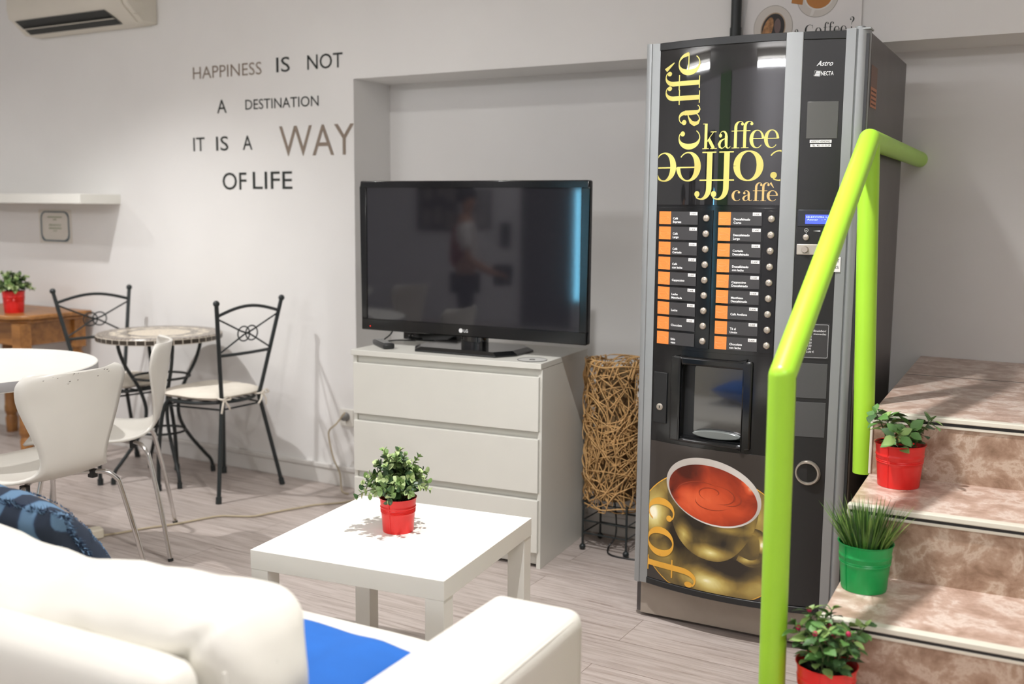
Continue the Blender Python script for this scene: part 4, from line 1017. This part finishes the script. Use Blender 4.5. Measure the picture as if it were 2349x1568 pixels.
for k in range(9):
    zt = 1.3098-.04585*k
    sel_label(-.5915+.003*k/8, -.4598, zt, LEFT[k], k < 8); sel_label(-.3945, -.2660, zt, RIGHT[k])
    for xb in (-.4320, -.2385):
        b = MB(); bb = [(.001, .0075), (.006, .0070), (.0092, .005), (.0104, .002), (.0104, 0)]
        bb = MB(); bb.x = Matrix.Translation(P3(xb, zt-.0188, .004))@Matrix.Rotation(PI/2, 4, 'X')
        bb.lathe([(.0104, 0), (.0104, .002), (.0092, .0042), (.006, .0056), (.0005, .006)], 20); bb.build('selection_button', M['steelbtn'], vm, smooth=60)
# cup opening
b = MB()
for (x0, z0, x1, z1) in ((HX0, HZ0, HX0+.001, HZ1), (HX1-.001, HZ0, HX1, HZ1), (HX0, HZ0, HX1, HZ0+.001), (HX0, HZ1-.001, HX1, HZ1)): b.box(x0, -.03, z0, x1, .10, z1)
b.box(HX0, .10, HZ0, HX1, .102, HZ1); b.build('cup_bay', M['blackgloss'], vm, smooth=0)
b = MB(); fo, fi = (-.534, .608, -.274, .873), (HX0, HZ0, HX1, HZ1)
slab(b, fo[0], fi[0], fo[1], fo[3], .010, thick=.012); slab(b, fi[2], fo[2], fo[1], fo[3], .010, thick=.012); slab(b, fi[0], fi[2], fo[1], fi[1], .010, thick=.012); slab(b, fi[0], fi[2], fi[3], fo[3], .010, thick=.012)
b.build('bay_frame', M['blackgloss'], vm, bevel=.006, bseg=3)
b = MB(); b.prism(roundrect(-.462, .634, HX1+.001, .846, .012), -.010, -.007, lambda x, z, d: (x, d, z)); b.build('flap_door', mat('smoked_flap', '2a2929', .07, spec=1.0, coat=1.0), vm, smooth=40)
b = MB(); b.prism(ell(-.385, .638, .075, .013, 28), -.030, -.0105, lambda x, z, d: (x, d, z)); b.build('flap_handle', mat('smoked_clear_plastic', '6d7270', .12, spec=.9), vm, smooth=30, bevel=.003)
b = MB(); slab(b, -.5955, -.5475, .655, .815, .004, thick=.005); o = b.build('lock_plate', M['blacksatin'], vm, bevel=.002)
bb = MB(); bb.x = Matrix.Translation(P3(-.5708, .7065, .0035))@Matrix.Rotation(PI/2, 4, 'X'); bb.lathe([(.0105, 0), (.0105, .004), (.008, .005), (.0005, .005)], 24); o2 = bb.build('lock', M['steelbtn'], vm)
b = MB(); b.box(-.5722, yf(-.57)-.0095, .702, -.5694, yf(-.57)-.0082, .711); b.build('keyhole', M['inkblack'], o2, smooth=0)
# picture of the cup on the lower door
AX0, AX1, AZ0, AZ1 = -.6015, -.2178, .149, .596
def print_mat(name, stops, spots, nz=.12, nscale=9, rough=.22):
    m = bpy.data.materials.new(name); m.use_nodes = True; nt = m.node_tree; b = nt.nodes['Principled BSDF']; L = nt.links.new; N = nt.nodes.new
    tc = N('ShaderNodeTexCoord'); acc = None
    n = N('ShaderNodeTexNoise'); n.inputs['Scale'].default_value = nscale; n.inputs['Detail'].default_value = 4; n.inputs['Distortion'].default_value = 1.2; L(tc.outputs['Object'], n.inputs['Vector'])
    mm = N('ShaderNodeMath'); mm.operation = 'MULTIPLY'; mm.inputs[1].default_value = nz; L(n.outputs['Fac'], mm.inputs[0]); acc = mm.outputs[0]
    for (x, z, rx, rz, s) in spots:
        mp = N('ShaderNodeMapping'); mp.inputs['Location'].default_value = (-x/rx, 0, -z/rz); mp.inputs['Scale'].default_value = (1/rx, 0, 1/rz); L(tc.outputs['Object'], mp.inputs['Vector'])
        g = N('ShaderNodeTexGradient'); g.gradient_type = 'SPHERICAL'; L(mp.outputs[0], g.inputs['Vector'])
        ma = N('ShaderNodeMath'); ma.operation = 'MULTIPLY_ADD'; ma.inputs[1].default_value = s; L(g.outputs['Fac'], ma.inputs[0]); L(acc, ma.inputs[2]); acc = ma.outputs[0]
    r = N('ShaderNodeValToRGB'); e = r.color_ramp.elements
    while len(e) < len(stops): e.new(.5)
    for i, (p, c) in enumerate(stops): e[i].position = p; e[i].color = lin(c)
    L(acc, r.inputs['Fac']); L(r.outputs['Color'], b.inputs['Base Color']); b.inputs['Roughness'].default_value = rough
    return m
GOLD = [(0, '2e2821'), (.22, '574a30'), (.45, '8f7840'), (.68, 'bda75e'), (.88, 'e0d490'), (1, 'fbf6da')]
g_sauc = print_mat('gold_saucer_print', GOLD, [(-.585, .365, .07, .09, .95), (-.395, .185, .10, .055, .70), (-.53, .235, .09, .06, .35), (-.49, .18, .06, .04, .15), (-.24, .40, .05, .12, .45), (-.23, .20, .07, .06, .35), (-.56, .45, .07, .05, .25), (-.30, .17, .16, .04, .25), (-.33, .238, .13, .045, -.5), (-.49, .31, .05, .12, -.4)], .42)
g_cup = print_mat('gold_cup_print', GOLD, [(-.385, .275, .085, .030, .62), (-.475, .315, .035, .06, .55), (-.30, .30, .05, .05, .25), (-.335, .355, .09, .018, .30), (-.255, .37, .03, .06, .3), (-.42, .37, .10, .06, -.35), (-.34, .31, .06, .04, -.25)], .45)
g_hand = print_mat('gold_handle_print', GOLD, [(-.228, .325, .02, .03, .9), (-.27, .272, .04, .015, .5), (-.26, .35, .04, .02, .35)], .55, 14)
g_rim = print_mat('white_china_print', [(0, '9b948c'), (.3, 'bcb5ae'), (.7, 'd8d3cd'), (1, 'f0ece6')], [(-.30, .52, .12, .1, .3), (-.35, .36, .2, .05, .5)], .5, 4)
g_cof = print_mat('orange_coffee_print', [(0, '4a1d14'), (.25, '8e3320'), (.45, 'c04a2a'), (.65, 'd9603a'), (1, 'f0c9a0')], [(-.40, .44, .17, .11, .42), (-.46, .425, .07, .06, .16), (-.30, .41, .07, .05, .12), (-.268, .492, .022, .022, .55), (-.283, .508, .016, .014, .5), (-.47, .505, .08, .06, -.42), (-.52, .45, .035, .06, -.3)], .46, 11)
b = MB(); slab(b, AX0, AX1, AZ0, AZ1, .0020, thick=.0018, mi=0)
K = dict(x0=AX0+.0005, x1=AX1-.0005, z0=AZ0+.0005, z1=AZ1-.0005)
fill(b, ell(-.388, .322, .252, .206, 80), .0024, 2, **K); fill(b, ell(-.388, .322, .249, .2032, 80), .0026, 1, **K)
body = [(v.x, v.y) for v in spl([(-.537, .4615, 0), (-.531, .41, 0), (-.511, .338, 0), (-.480, .290, 0), (-.4326, .259, 0), (-.3703, .250, 0), (-.3212, .268, 0), (-.2808, .312, 0), (-.2501, .373, 0), (-.2375, .449, 0)], 5)]
hp = spl([(-.262, .362, 0), (-.238, .358, 0), (-.224, .335, 0), (-.2215, .30, 0), (-.232, .272, 0), (-.262, .262, 0), (-.300, .275, 0)], 6)
vs = []
for i, p in enumerate(hp):
    a, c = hp[max(0, i-1)], hp[min(len(hp)-1, i+1)]; d = (c-a).normalized(); nx, ny = -d.y, d.x; h = .014*(1-.35*abs(2*i/(len(hp)-1)-1))
    vs += [P3(min(p.x+nx*h, AX1-.0006), p.y+ny*h, .0028), P3(min(p.x-nx*h, AX1-.0006), p.y-ny*h, .0028)]
b.add(vs, [(2*i, 2*i+1, 2*i+3, 2*i+2) for i in range(len(hp)-1)], 4)
fill(b, body, .0030, 3, n=40, **K)
fill(b, ell(-.387, .4635, .1503, .1035, 90, sh=-.024), .0033, 5, n=60, **K); fill(b, ell(-.388, .4555, .1405, .0905, 90, sh=-.0225), .0036, 6, n=60, **K)
rnd = random.Random(5)                        # darker swirls on the crema
for q, (cx_, cz_, r0_, r1_, a0_, a1_) in enumerate(((-.385, .462, .012, .040, -40, 250), (-.372, .45, .03, .062, -80, 95), (-.40, .455, .05, .085, 60, 190), (-.345, .445, .02, .05, -100, 60), (-.40, .44, .03, .06, 190, 330))):
    vs = []; n = 26
    for k in range(n+1):
        tt = k/n; a = math.radians(a0_+(a1_-a0_)*tt); r = r0_+(r1_-r0_)*tt; w_ = .0022*math.sin(PI*tt)
        for sg in (-1, 1): vs.append(P3(cx_+(r+sg*w_)*math.cos(a)*1.25, cz_+(r+sg*w_)*math.sin(a)*.62, .0038))
    b.add(vs, [(2*i, 2*i+1, 2*i+3, 2*i+2) for i in range(n)], 7)
s = .092
for ch, zt in (('c', .418), ('o', .3217), ('f', .228)):
    put_glyph(b, ch, lambda gx, gy: P3(max(-.6018+min(gy, 1)*s+max(0, gy-1)*s*1.45, AX0+.0006), zt-gx*s, .0042), 8)
b.build('cup_picture', [mat('dark_print', '37322f', .15, spec=.6), g_sauc, M['amber'], g_cup, g_hand, g_rim, g_cof, mat('dark_crema_print', '93371f', .3), mat('amber_letters', 'dfa640', .3, noise=.1, nscale=14)], vm, smooth=0, weld=False, recalc=False)
# control column details
o = MB(); slab(o, -.1540, -.0722, 1.5165, 1.6185, .0032, thick=.002); o.build('window', mat('smoky_window', '565654', .25), vm, bevel=.001)
def sticker(name, x0, z0, x1, z1, txt, h, m=None, off=.0032, bold=.006):
    b = MB(); slab(b, x0, x1, z0, z1, off, thick=.001, mi=0)
    put_text(b, txt, lambda x, z: P3(x, z, off+.0004), (x0+x1)/2, z0+(z1-z0-h)/2, h, (x1-x0)*.88, 1, bold=bold, align='C'); b.build(name, [m or M['paper'], M['inkblack']], vm, smooth=0, recalc=False)
sticker('sticker', -.1435, 1.5045, -.0862, 1.5130, 'ASESCO VENDING', .0055); sticker('sticker', -.1415, 1.4935, -.0868, 1.5015, 'TEL. 902 10 15 29', .0052)
b = MB(); put_text(b, 'Astro', lambda x, z: P3(x, z, .0028), -.1345, 1.7155, .0145, .043, bold=.006, shear=.42); b.build('script_lettering', M['whiteprint'], vm, smooth=0, recalc=False)
b = MB(); fn = lambda x, z: P3(x, z, .0028); put_text(b, 'NECTA', fn, -.1217, 1.6893, .0115, .0325, bold=.004)
for k in range(6): b.add([fn(-.1385+.0008*k, 1.6890+.0022*k), fn(-.1255+.0004*k, 1.6880+.0022*k), fn(-.1255+.0004*k, 1.6894+.0022*k), fn(-.1385+.0008*k, 1.6904+.0022*k)], [(0, 1, 2, 3)])
q = [(-.1405, 1.6885), (-.1245, 1.6860), (-.1222, 1.7020), (-.1378, 1.7035)]; b.tube([fn(*p) for p in q], .0004, 4, closed=True)
b.build('maker_logo', M['whiteprint'], vm, smooth=0, recalc=False)
b = MB(); slab(b, -.1665, -.066, 1.271, 1.3185, .004, thick=.003); o = b.build('display_housing', mat('blue_grey_plastic', '2c2e36', .35), vm, bevel=.002)
m_lcd = mat('lit_blue_display', '3c4be0', .4, emit=1.3)
b = MB(); slab(b, -.1458, -.0760, 1.2785, 1.3045, .0045, thick=.001); put_text(b, 'SELECCION. LA', lambda x, z: P3(x, z, .005), -.1435, 1.2955, .005, .062, 1); put_text(b, 'Azucar   - +', lambda x, z: P3(x, z, .005), -.141, 1.2885, .005, .05, 1)
b.build('display', [m_lcd, mat('display_text', 'aebcff', .5, emit=1.2)], o, smooth=0, recalc=False)
b = MB(); fn = lambda x, z: P3(x, z, .0026); b.tube([fn(*p) for p in ell(-.1422, 1.2605, .0050, .0050, 20)], .0004, 4, closed=True); b.quad(fn(-.1448, 1.2600), fn(-.1396, 1.2600), fn(-.1396, 1.2610), fn(-.1448, 1.2610)); b.quad(fn(-.1425, 1.2485), fn(-.1419, 1.2485), fn(-.1419, 1.2555), fn(-.1425, 1.2555)); b.add([fn(-.124, 1.2585), fn(-.105, 1.2605), fn(-.105, 1.2570)], [(0, 1, 2)])
b.build('sugar_symbols', M['whiteprint'], vm, smooth=0, recalc=False)
def disc_btn(name, x, z, r, m, h=.004):
    bb = MB(); bb.x = Matrix.Translation(P3(x, z, .0015))@Matrix.Rotation(PI/2, 4, 'X'); bb.lathe([(r, 0), (r, h*.7), (r*.85, h), (.0005, h)], 24); return bb.build(name, m, vm, smooth=50)
disc_btn('sugar_button', -.1425, 1.2405, .0088, M['steelbtn'])
b = MB(); slab(b, -.1662, -.0566, 1.1908, 1.2212, .005, thick=.005); b.build('coin_plate', mat('pale_steel', 'c8c1b8', .35, metal=.6), vm, bevel=.002)
disc_btn('reject_button', -.1426, 1.2060, .0098, M['steelbtn'], .012)
b = MB(); slab(b, -.1150, -.0470, 1.1445, 1.1865, .0075, thick=.0006); fn = lambda x, z: P3(x, z, .0079); put_text(b, 'UT', fn, -.0650, 1.1715, .0085, .0145, 1); put_text(b, 'INS', fn, -.0720, 1.1535, .0085, .0205, 1); b.build('paper_note', [M['paper'], M['inkblack']], vm, smooth=0, recalc=False)
b = MB(); slab(b, -.1500, -.0680, .8930, .9955, .0034, thick=.002, mi=0); fn = lambda x, z: P3(x, z, .0038)
b.tube([fn(*p) for p in roundrect(-.147, .8965, -.0705, .992, .004, 3)], .0004, 4, 1, closed=True)
put_text(b, 'istribuidor', fn, -.1265, .9715, .0062, .0505, 1); put_text(b, 'ota  monedas', fn, -.1275, .9625, .0058, .0515, 1)
for k, p in enumerate(('0,05', '0,10', '0,20', '0,50', '1,00', '2,00 €')): put_text(b, p, fn, -.1275, .9545-.0088*k, .0058, None, 1)
b.build('price_plate', [M['labelgrey'], M['whiteprint']], vm, smooth=0, recalc=False)
for z0, z1 in ((.7775, .8790), (.6630, .7655)):
    b = MB(); slab(b, -.1500, -.0685, z0, z1, .0034, thick=.002); b.build('blank_plate', M['dgrey'], vm, smooth=0, bevel=.0006)
bb = MB(); bb.x = Matrix.Translation(P3(-.1095, .5560, .001))@Matrix.Rotation(PI/2, 4, 'X'); bb.lathe([(.0375, 0), (.0375, .005), (.034, .010), (.030, .010), (.028, .006), (.028, .0012)], 40); bb.build('coin_return_ring', M['steelbtn'], vm, smooth=50)
bb = MB(); bb.x = Matrix.Translation(P3(-.1095, .5560, .0018))@Matrix.Rotation(PI/2, 4, 'X'); bb.lathe([(.028, .0004), (.0005, .0004)], 32); bb.build('coin_cup', M['blackgloss'], vm)
# sticker on the right flank, hinge cap
b = MB(); x = .0006; b.add([(x, .048, 1.605), (x, .152, 1.605), (x, .152, 1.722), (x, .048, 1.722)], [(0, 1, 2, 3)], 0); b.add([(x+.0004, .05, 1.607), (x+.0004, .15, 1.607), (x+.0004, .15, 1.662), (x+.0004, .05, 1.662)], [(0, 1, 2, 3)], 1)
for k in range(4): b.add([(x+.0007, .06, 1.613+.012*k), (x+.0007, .14, 1.613+.012*k), (x+.0007, .14, 1.618+.012*k), (x+.0007, .06, 1.618+.012*k)], [(0, 1, 2, 3)], 2)
b.build('warning_sticker', [mat('brown_sticker', '6b4a3c', .5), mat('orange_sticker', 'b5714c', .5), mat('dark_sticker_print', '5c3a2c', .6)], vm, smooth=0, recalc=False)
b = MB(); b.box(-.062, .0, VH+.001, .002, .05, VH+.006); b.lathe([(.014, VH+.001), (.014, VH+.012), (.0005, VH+.013)], 16, (-.030, .022, 0)); b.build('top_hinge', M['silver'], vm, bevel=.001)

# ------------------------------------------------------------------ poster and pipe behind the machine
t = thing('poster', 'coffee poster on the wall above the vending machine', 'poster', (-1.03, -.004, 1.86))
def PF(o_): return lambda x, z: (x+1.03, -.003-o_, z-1.86)
b = MB(); f0 = PF(0); b.add([f0(-1.248, 1.865), f0(-.822, 1.865), f0(-.828, 2.36), f0(-1.185, 2.36)], [(0, 1, 2, 3)], 0)
def pe(p, o_, mi): b.add([PF(o_)(*q) for q in p], [tuple(range(len(p)))], mi)
pe(ell(-1.128, 1.957, .0705, .0785, 40), .0004, 1); pe(ell(-1.128, 1.957, .0685, .0765, 40), .0006, 2); pe(ell(-1.128, 1.955, .0440, .0560, 36, rot=-.25), .0008, 3); pe(ell(-1.128, 1.955, .0405, .0520, 36, rot=-.25), .0010, 4); pe(ell(-1.147, 1.952, .017, .044, 24, rot=-.30), .0012, 5); pe(ell(-1.112, 1.963, .012, .026, 20), .0012, 6)
pe(ell(-.975, 2.055, .073, .0735, 40), .0004, 1); pe(ell(-.975, 2.055, .071, .0715, 40), .0006, 2); pe(ell(-.970, 2.050, .050, .044, 36), .0008, 7); pe(ell(-.970, 2.051, .045, .040, 36), .0010, 8)
pe([(-.992, 2.012), (-.980, 2.012), (-.990, 1.988), (-1.000, 1.988)], .0012, 7)
pe([(-1.066, 2.037), (-1.027, 2.028), (-1.020, 2.075), (-1.058, 2.085)], .0012, 8)
sx, sz = .0215, .0262
for ch, x in (('a', -1.0535), ('C', -1.0145), ('o', -.9785), ('f', -.9510), ('f', -.9335), ('e', -.9155), ('e', -.8925), ('?', -.8635)):
    k = {'C': 1.55, '?': 1.0}.get(ch, 1.0); dz = .016 if ch == '?' else 0
    put_glyph(b, ch, lambda gx, gy: PF(.0008)(x+gx*sx*(1.15 if ch == 'C' else 1.0), 1.9205+dz+min(gy, 1)*sz+max(0, gy-1)*sz*(1.05 if ch == 'f' else .95)), 9)
b.build('sheet', [M['paper'], mat('saucer_grey_print', 'a8a29a', .6), mat('china_print', 'd4cec6', .6), mat('cup_edge_print', 'b39a80', .6), mat('black_coffee_print', '17100c', .5), mat('crema_print', 'b08052', .6, noise=.5, nscale=90), mat('coffee_sheen_print', '6a5450', .5), mat('china_white_print', 'e2ded8', .6), mat('tea_print', 'b87a3a', .6), M['inkblack']], t, smooth=0, weld=False, recalc=False)
t = thing('wall_pipe', 'dark pipe running up the wall behind the vending machine', 'pipe', (-1.258, -.028, 0))
b = MB(); b.tube([(0, 0, 1.2), (0, 0, CEIL)], .0185, 16); b.build('pipe', M['blackmetal'], t)
b = MB(); b.tube([(0, 0, 1.84), (0, 0, 1.965)], .0205, 16); b.build('coupling', M['blackmetal'], t)
# ------------------------------------------------------------------ the far side of the room, seen only as reflections
FY = Y0
b = MB(); b.box(-5.02, FY, 0, -4.52, FY+.02, 2.05); b.box(-5.07, FY, 0, -5.02, FY+.04, 2.10); b.box(-4.52, FY, 0, -4.47, FY+.04, 2.10); b.box(-5.07, FY, 2.05, -4.47, FY+.04, 2.10)
o = struct(b.build('door_1', M['dgrey'], smooth=0)); bb = MB(); bb.tube([(-4.60, FY+.06, 1.0), (-4.70, FY+.06, 1.0)], .01, 8); bb.tube([(-4.60, FY+.02, 1.0), (-4.60, FY+.06, 1.0)], .01, 8); bb.build('door_handle', M['chrome'], o)
b = MB(); b.box(-4.15, FY, 0, -3.50, FY+.10, CEIL); struct(b.build('trim_2', mat('green_pillar_paint', '4f8f35', .5), smooth=0))
t = thing('strip_light', 'tall upright blue strip light, reflected at the right of the television screen', 'strip light', (-4.385, FY+.02, .31))
b = MB(); b.box(-.03, -.02, -.03, .03, .012, 1.25); b.build('backing', M['blacksatin'], t, bevel=.003)
b = MB(); b.tube([(0, .028, 0), (0, .028, 1.21)], .016, 12); b.build('tube', mat('blue_neon', '7fd8ff', .4, emit=16.0), t)
t = thing('notice_board', 'large dark notice board reflected at the upper left of the television screen', 'notice board', (-6.13, FY+.005, 1.04))
b = MB(); b.box(-.27, 0, 0, .27, .02, .70); b.build('board', mat('dark_board', '3a3633', .7, noise=.4, nscale=5), t, smooth=0); b = MB()
for k, (x, z) in enumerate(((-.2, .05), (-.05, .08), (.1, .04), (-.18, .36), (0, .40), (.12, .34))): b.box(x, .0205, z, x+.11, .0215, z+.2)
b.build('notices', mat('pinned_notices', '8d8680', .8, noise=.2), t, smooth=0)
t = thing('picture_frame', 'grey framed picture reflected in the television behind the person', 'picture', (-5.61, FY+.005, 1.07))
b = MB(); b.box(-.16, 0, 0, .16, .018, .45); b.build('frame', M['dgrey'], t, smooth=0); b = MB(); b.box(-.14, .0185, .02, .14, .0195, .43); b.build('print', mat('grey_print', 'a7a5a6', .7, noise=.3, nscale=6), t, smooth=0)
o = MB().box(-5.32, FY+.002, .88, -5.21, FY+.05, 1.15).build('wall_phone', M['blacksatin'], bevel=.006); tag(o, 'small dark wall phone reflected in the television right of the person', 'phone')
t = thing('dining_table', 'white round table seen only as a reflection low in the television screen', 'table', (-4.75, -3.05, 0))
b = MB(); R = .45; b.lathe([(.001, .73), (R-.003, .73), (R, .727), (R, .693), (R-.004, .690), (.001, .690)], 64); b.build('tabletop', M['white_lam'], t)
b = MB(); b.lathe([(.035, .69), (.035, .04), (.06, .02)], 24); b.build('pedestal', M['grey'], t)
b = MB(); b.lathe([(.001, .022), (.06, .022), (.20, .008), (.205, 0), (.001, 0)], 40); b.build('base', M['grey'], t)
white_chair((-4.05, -2.95, 0), facing(-.99, -.12), 'white moulded chair seen only as a reflection low in the television screen')

# person reflected in the television
def skin(name, verts, edges, m, parent, sub=2, root=0):
    me = bpy.data.meshes.new(name); me.from_pydata([v[:3] for v in verts], edges, []); me.materials.append(m)
    o = bpy.data.objects.new(name, me); COL.objects.link(o); o.parent = parent
    md = o.modifiers.new('skin', 'SKIN'); md.use_smooth_shade = True
    lay = me.skin_vertices[0].data
    for i, v in enumerate(verts): lay[i].radius = (v[3], v[4] if len(v) > 4 else v[3]); lay[i].use_root = (i == root)
    ss = o.modifiers.new('sub', 'SUBSURF'); ss.levels = ss.render_levels = sub
    return o
P_ = thing('person', 'person in a red vest over a white shirt, reflected in the television screen', 'person', (-4.10, -4.25, 0), math.atan2(-.45, .9))
S_ = .86
def V_(L): return [tuple(c*S_ for c in v) for v in L]
skinm = mat('skin_tone', 'b98a70', .6); redm = mat('red_vest_cloth', '8e1f24', .85); shirtm = mat('white_shirt_cloth', 'e6e3e2', .85); trm = mat('dark_trousers_cloth', '2b2c33', .9); hairm = mat('dark_hair', '1d1815', .7)
bv = [(0, 0, .93, .12, .10), (0, 0, 1.10, .11, .12), (.01, 0, 1.28, .11, .15), (.0, 0, 1.40, .08, .12), (.01, 0, 1.47, .05, .05), (.025, 0, 1.53, .055, .055), (.03, 0, 1.60, .085, .075), (.02, 0, 1.67, .08, .07)]
be = [(0, 1), (1, 2), (2, 3), (3, 4), (4, 5), (5, 6), (6, 7)]
def add_chain(start, pts):
    i = start
    for p in pts: bv.append(p); be.append((i, len(bv)-1)); i = len(bv)-1
    return i
for s in (-1, 1):
    add_chain(0, [(0, s*.09, .86, .085), (.02, s*.10, .48, .058), (.0, s*.10, .10, .042), (.10, s*.11, .04, .035), (.17, s*.115, .03, .028)])
    wr = add_chain(3, [(0, s*.17, 1.38, .055), (.0, s*.215, 1.25, .045), (.02, s*.22, 1.08, .038), (.17, s*.17, .97, .034), (.27, s*.12, .93, .026)])
    pm = add_chain(wr, [(.315, s*.105, .925, .028, .018)])
    for k in range(4): add_chain(pm, [(.355+.004*(k == 1), s*(.08+.016*k), .925-.004*k, .0095), (.385, s*(.075+.014*k), .905-.004*k, .0085), (.392, s*(.07+.012*k), .880, .0075)])
    add_chain(wr, [(.30, s*.075, .945, .011), (.335, s*.055, .94, .009)])
o = skin('body', V_(bv), be, skinm, P_, 1)
skin('shirt', V_([(0, 0, .90, .135, .115), (0, 0, 1.10, .125, .135), (.01, 0, 1.28, .125, .165), (0, 0, 1.41, .09, .13), (0, .175, 1.38, .072), (.0, .222, 1.25, .064), (.015, .226, 1.14, .060), (0, -.175, 1.38, .072), (.0, -.222, 1.25, .064), (.015, -.226, 1.14, .060)]), [(0, 1), (1, 2), (2, 3), (3, 4), (4, 5), (5, 6), (3, 7), (7, 8), (8, 9)], shirtm, P_)
skin('vest', V_([(-.015, 0, .94, .14, .115), (-.015, 0, 1.10, .135, .135), (-.005, 0, 1.28, .137, .155), (-.01, 0, 1.42, .10, .105)]), [(0, 1), (1, 2), (2, 3)], redm, P_)
skin('trousers', V_([(0, 0, .93, .14, .13), (0, .09, .84, .10), (.02, .10, .48, .075), (0, .10, .10, .062), (0, -.09, .84, .10), (.02, -.10, .48, .075), (0, -.10, .10, .062)]), [(0, 1), (1, 2), (2, 3), (0, 4), (4, 5), (5, 6)], trm, P_)
b = MB(); b.sphere((.005*S_, 0, 1.655*S_), .098*S_, 10, 0, (1.0, .88, .95)); b.build('hair', hairm, P_)
b = MB()
for s in (-1, 1):
    b.sphere((.112*S_, s*.032*S_, 1.615*S_), .010*S_, 6)
b.build('eyes', M['inkblack'], P_)
b = MB(); b.lathe([(.001, -.10), (.07, -.10), (.085, .0), (.085, .05), (.07, .07), (.001, .07)], 20, (.35*S_, 0, .93*S_)); o = b.build('black_bag', M['blacksatin'], smooth=50)
o.parent = None; o.location = P_.location; o.rotation_euler = P_.rotation_euler; tag(o, 'dark bag held by the person reflected in the television', 'bag')
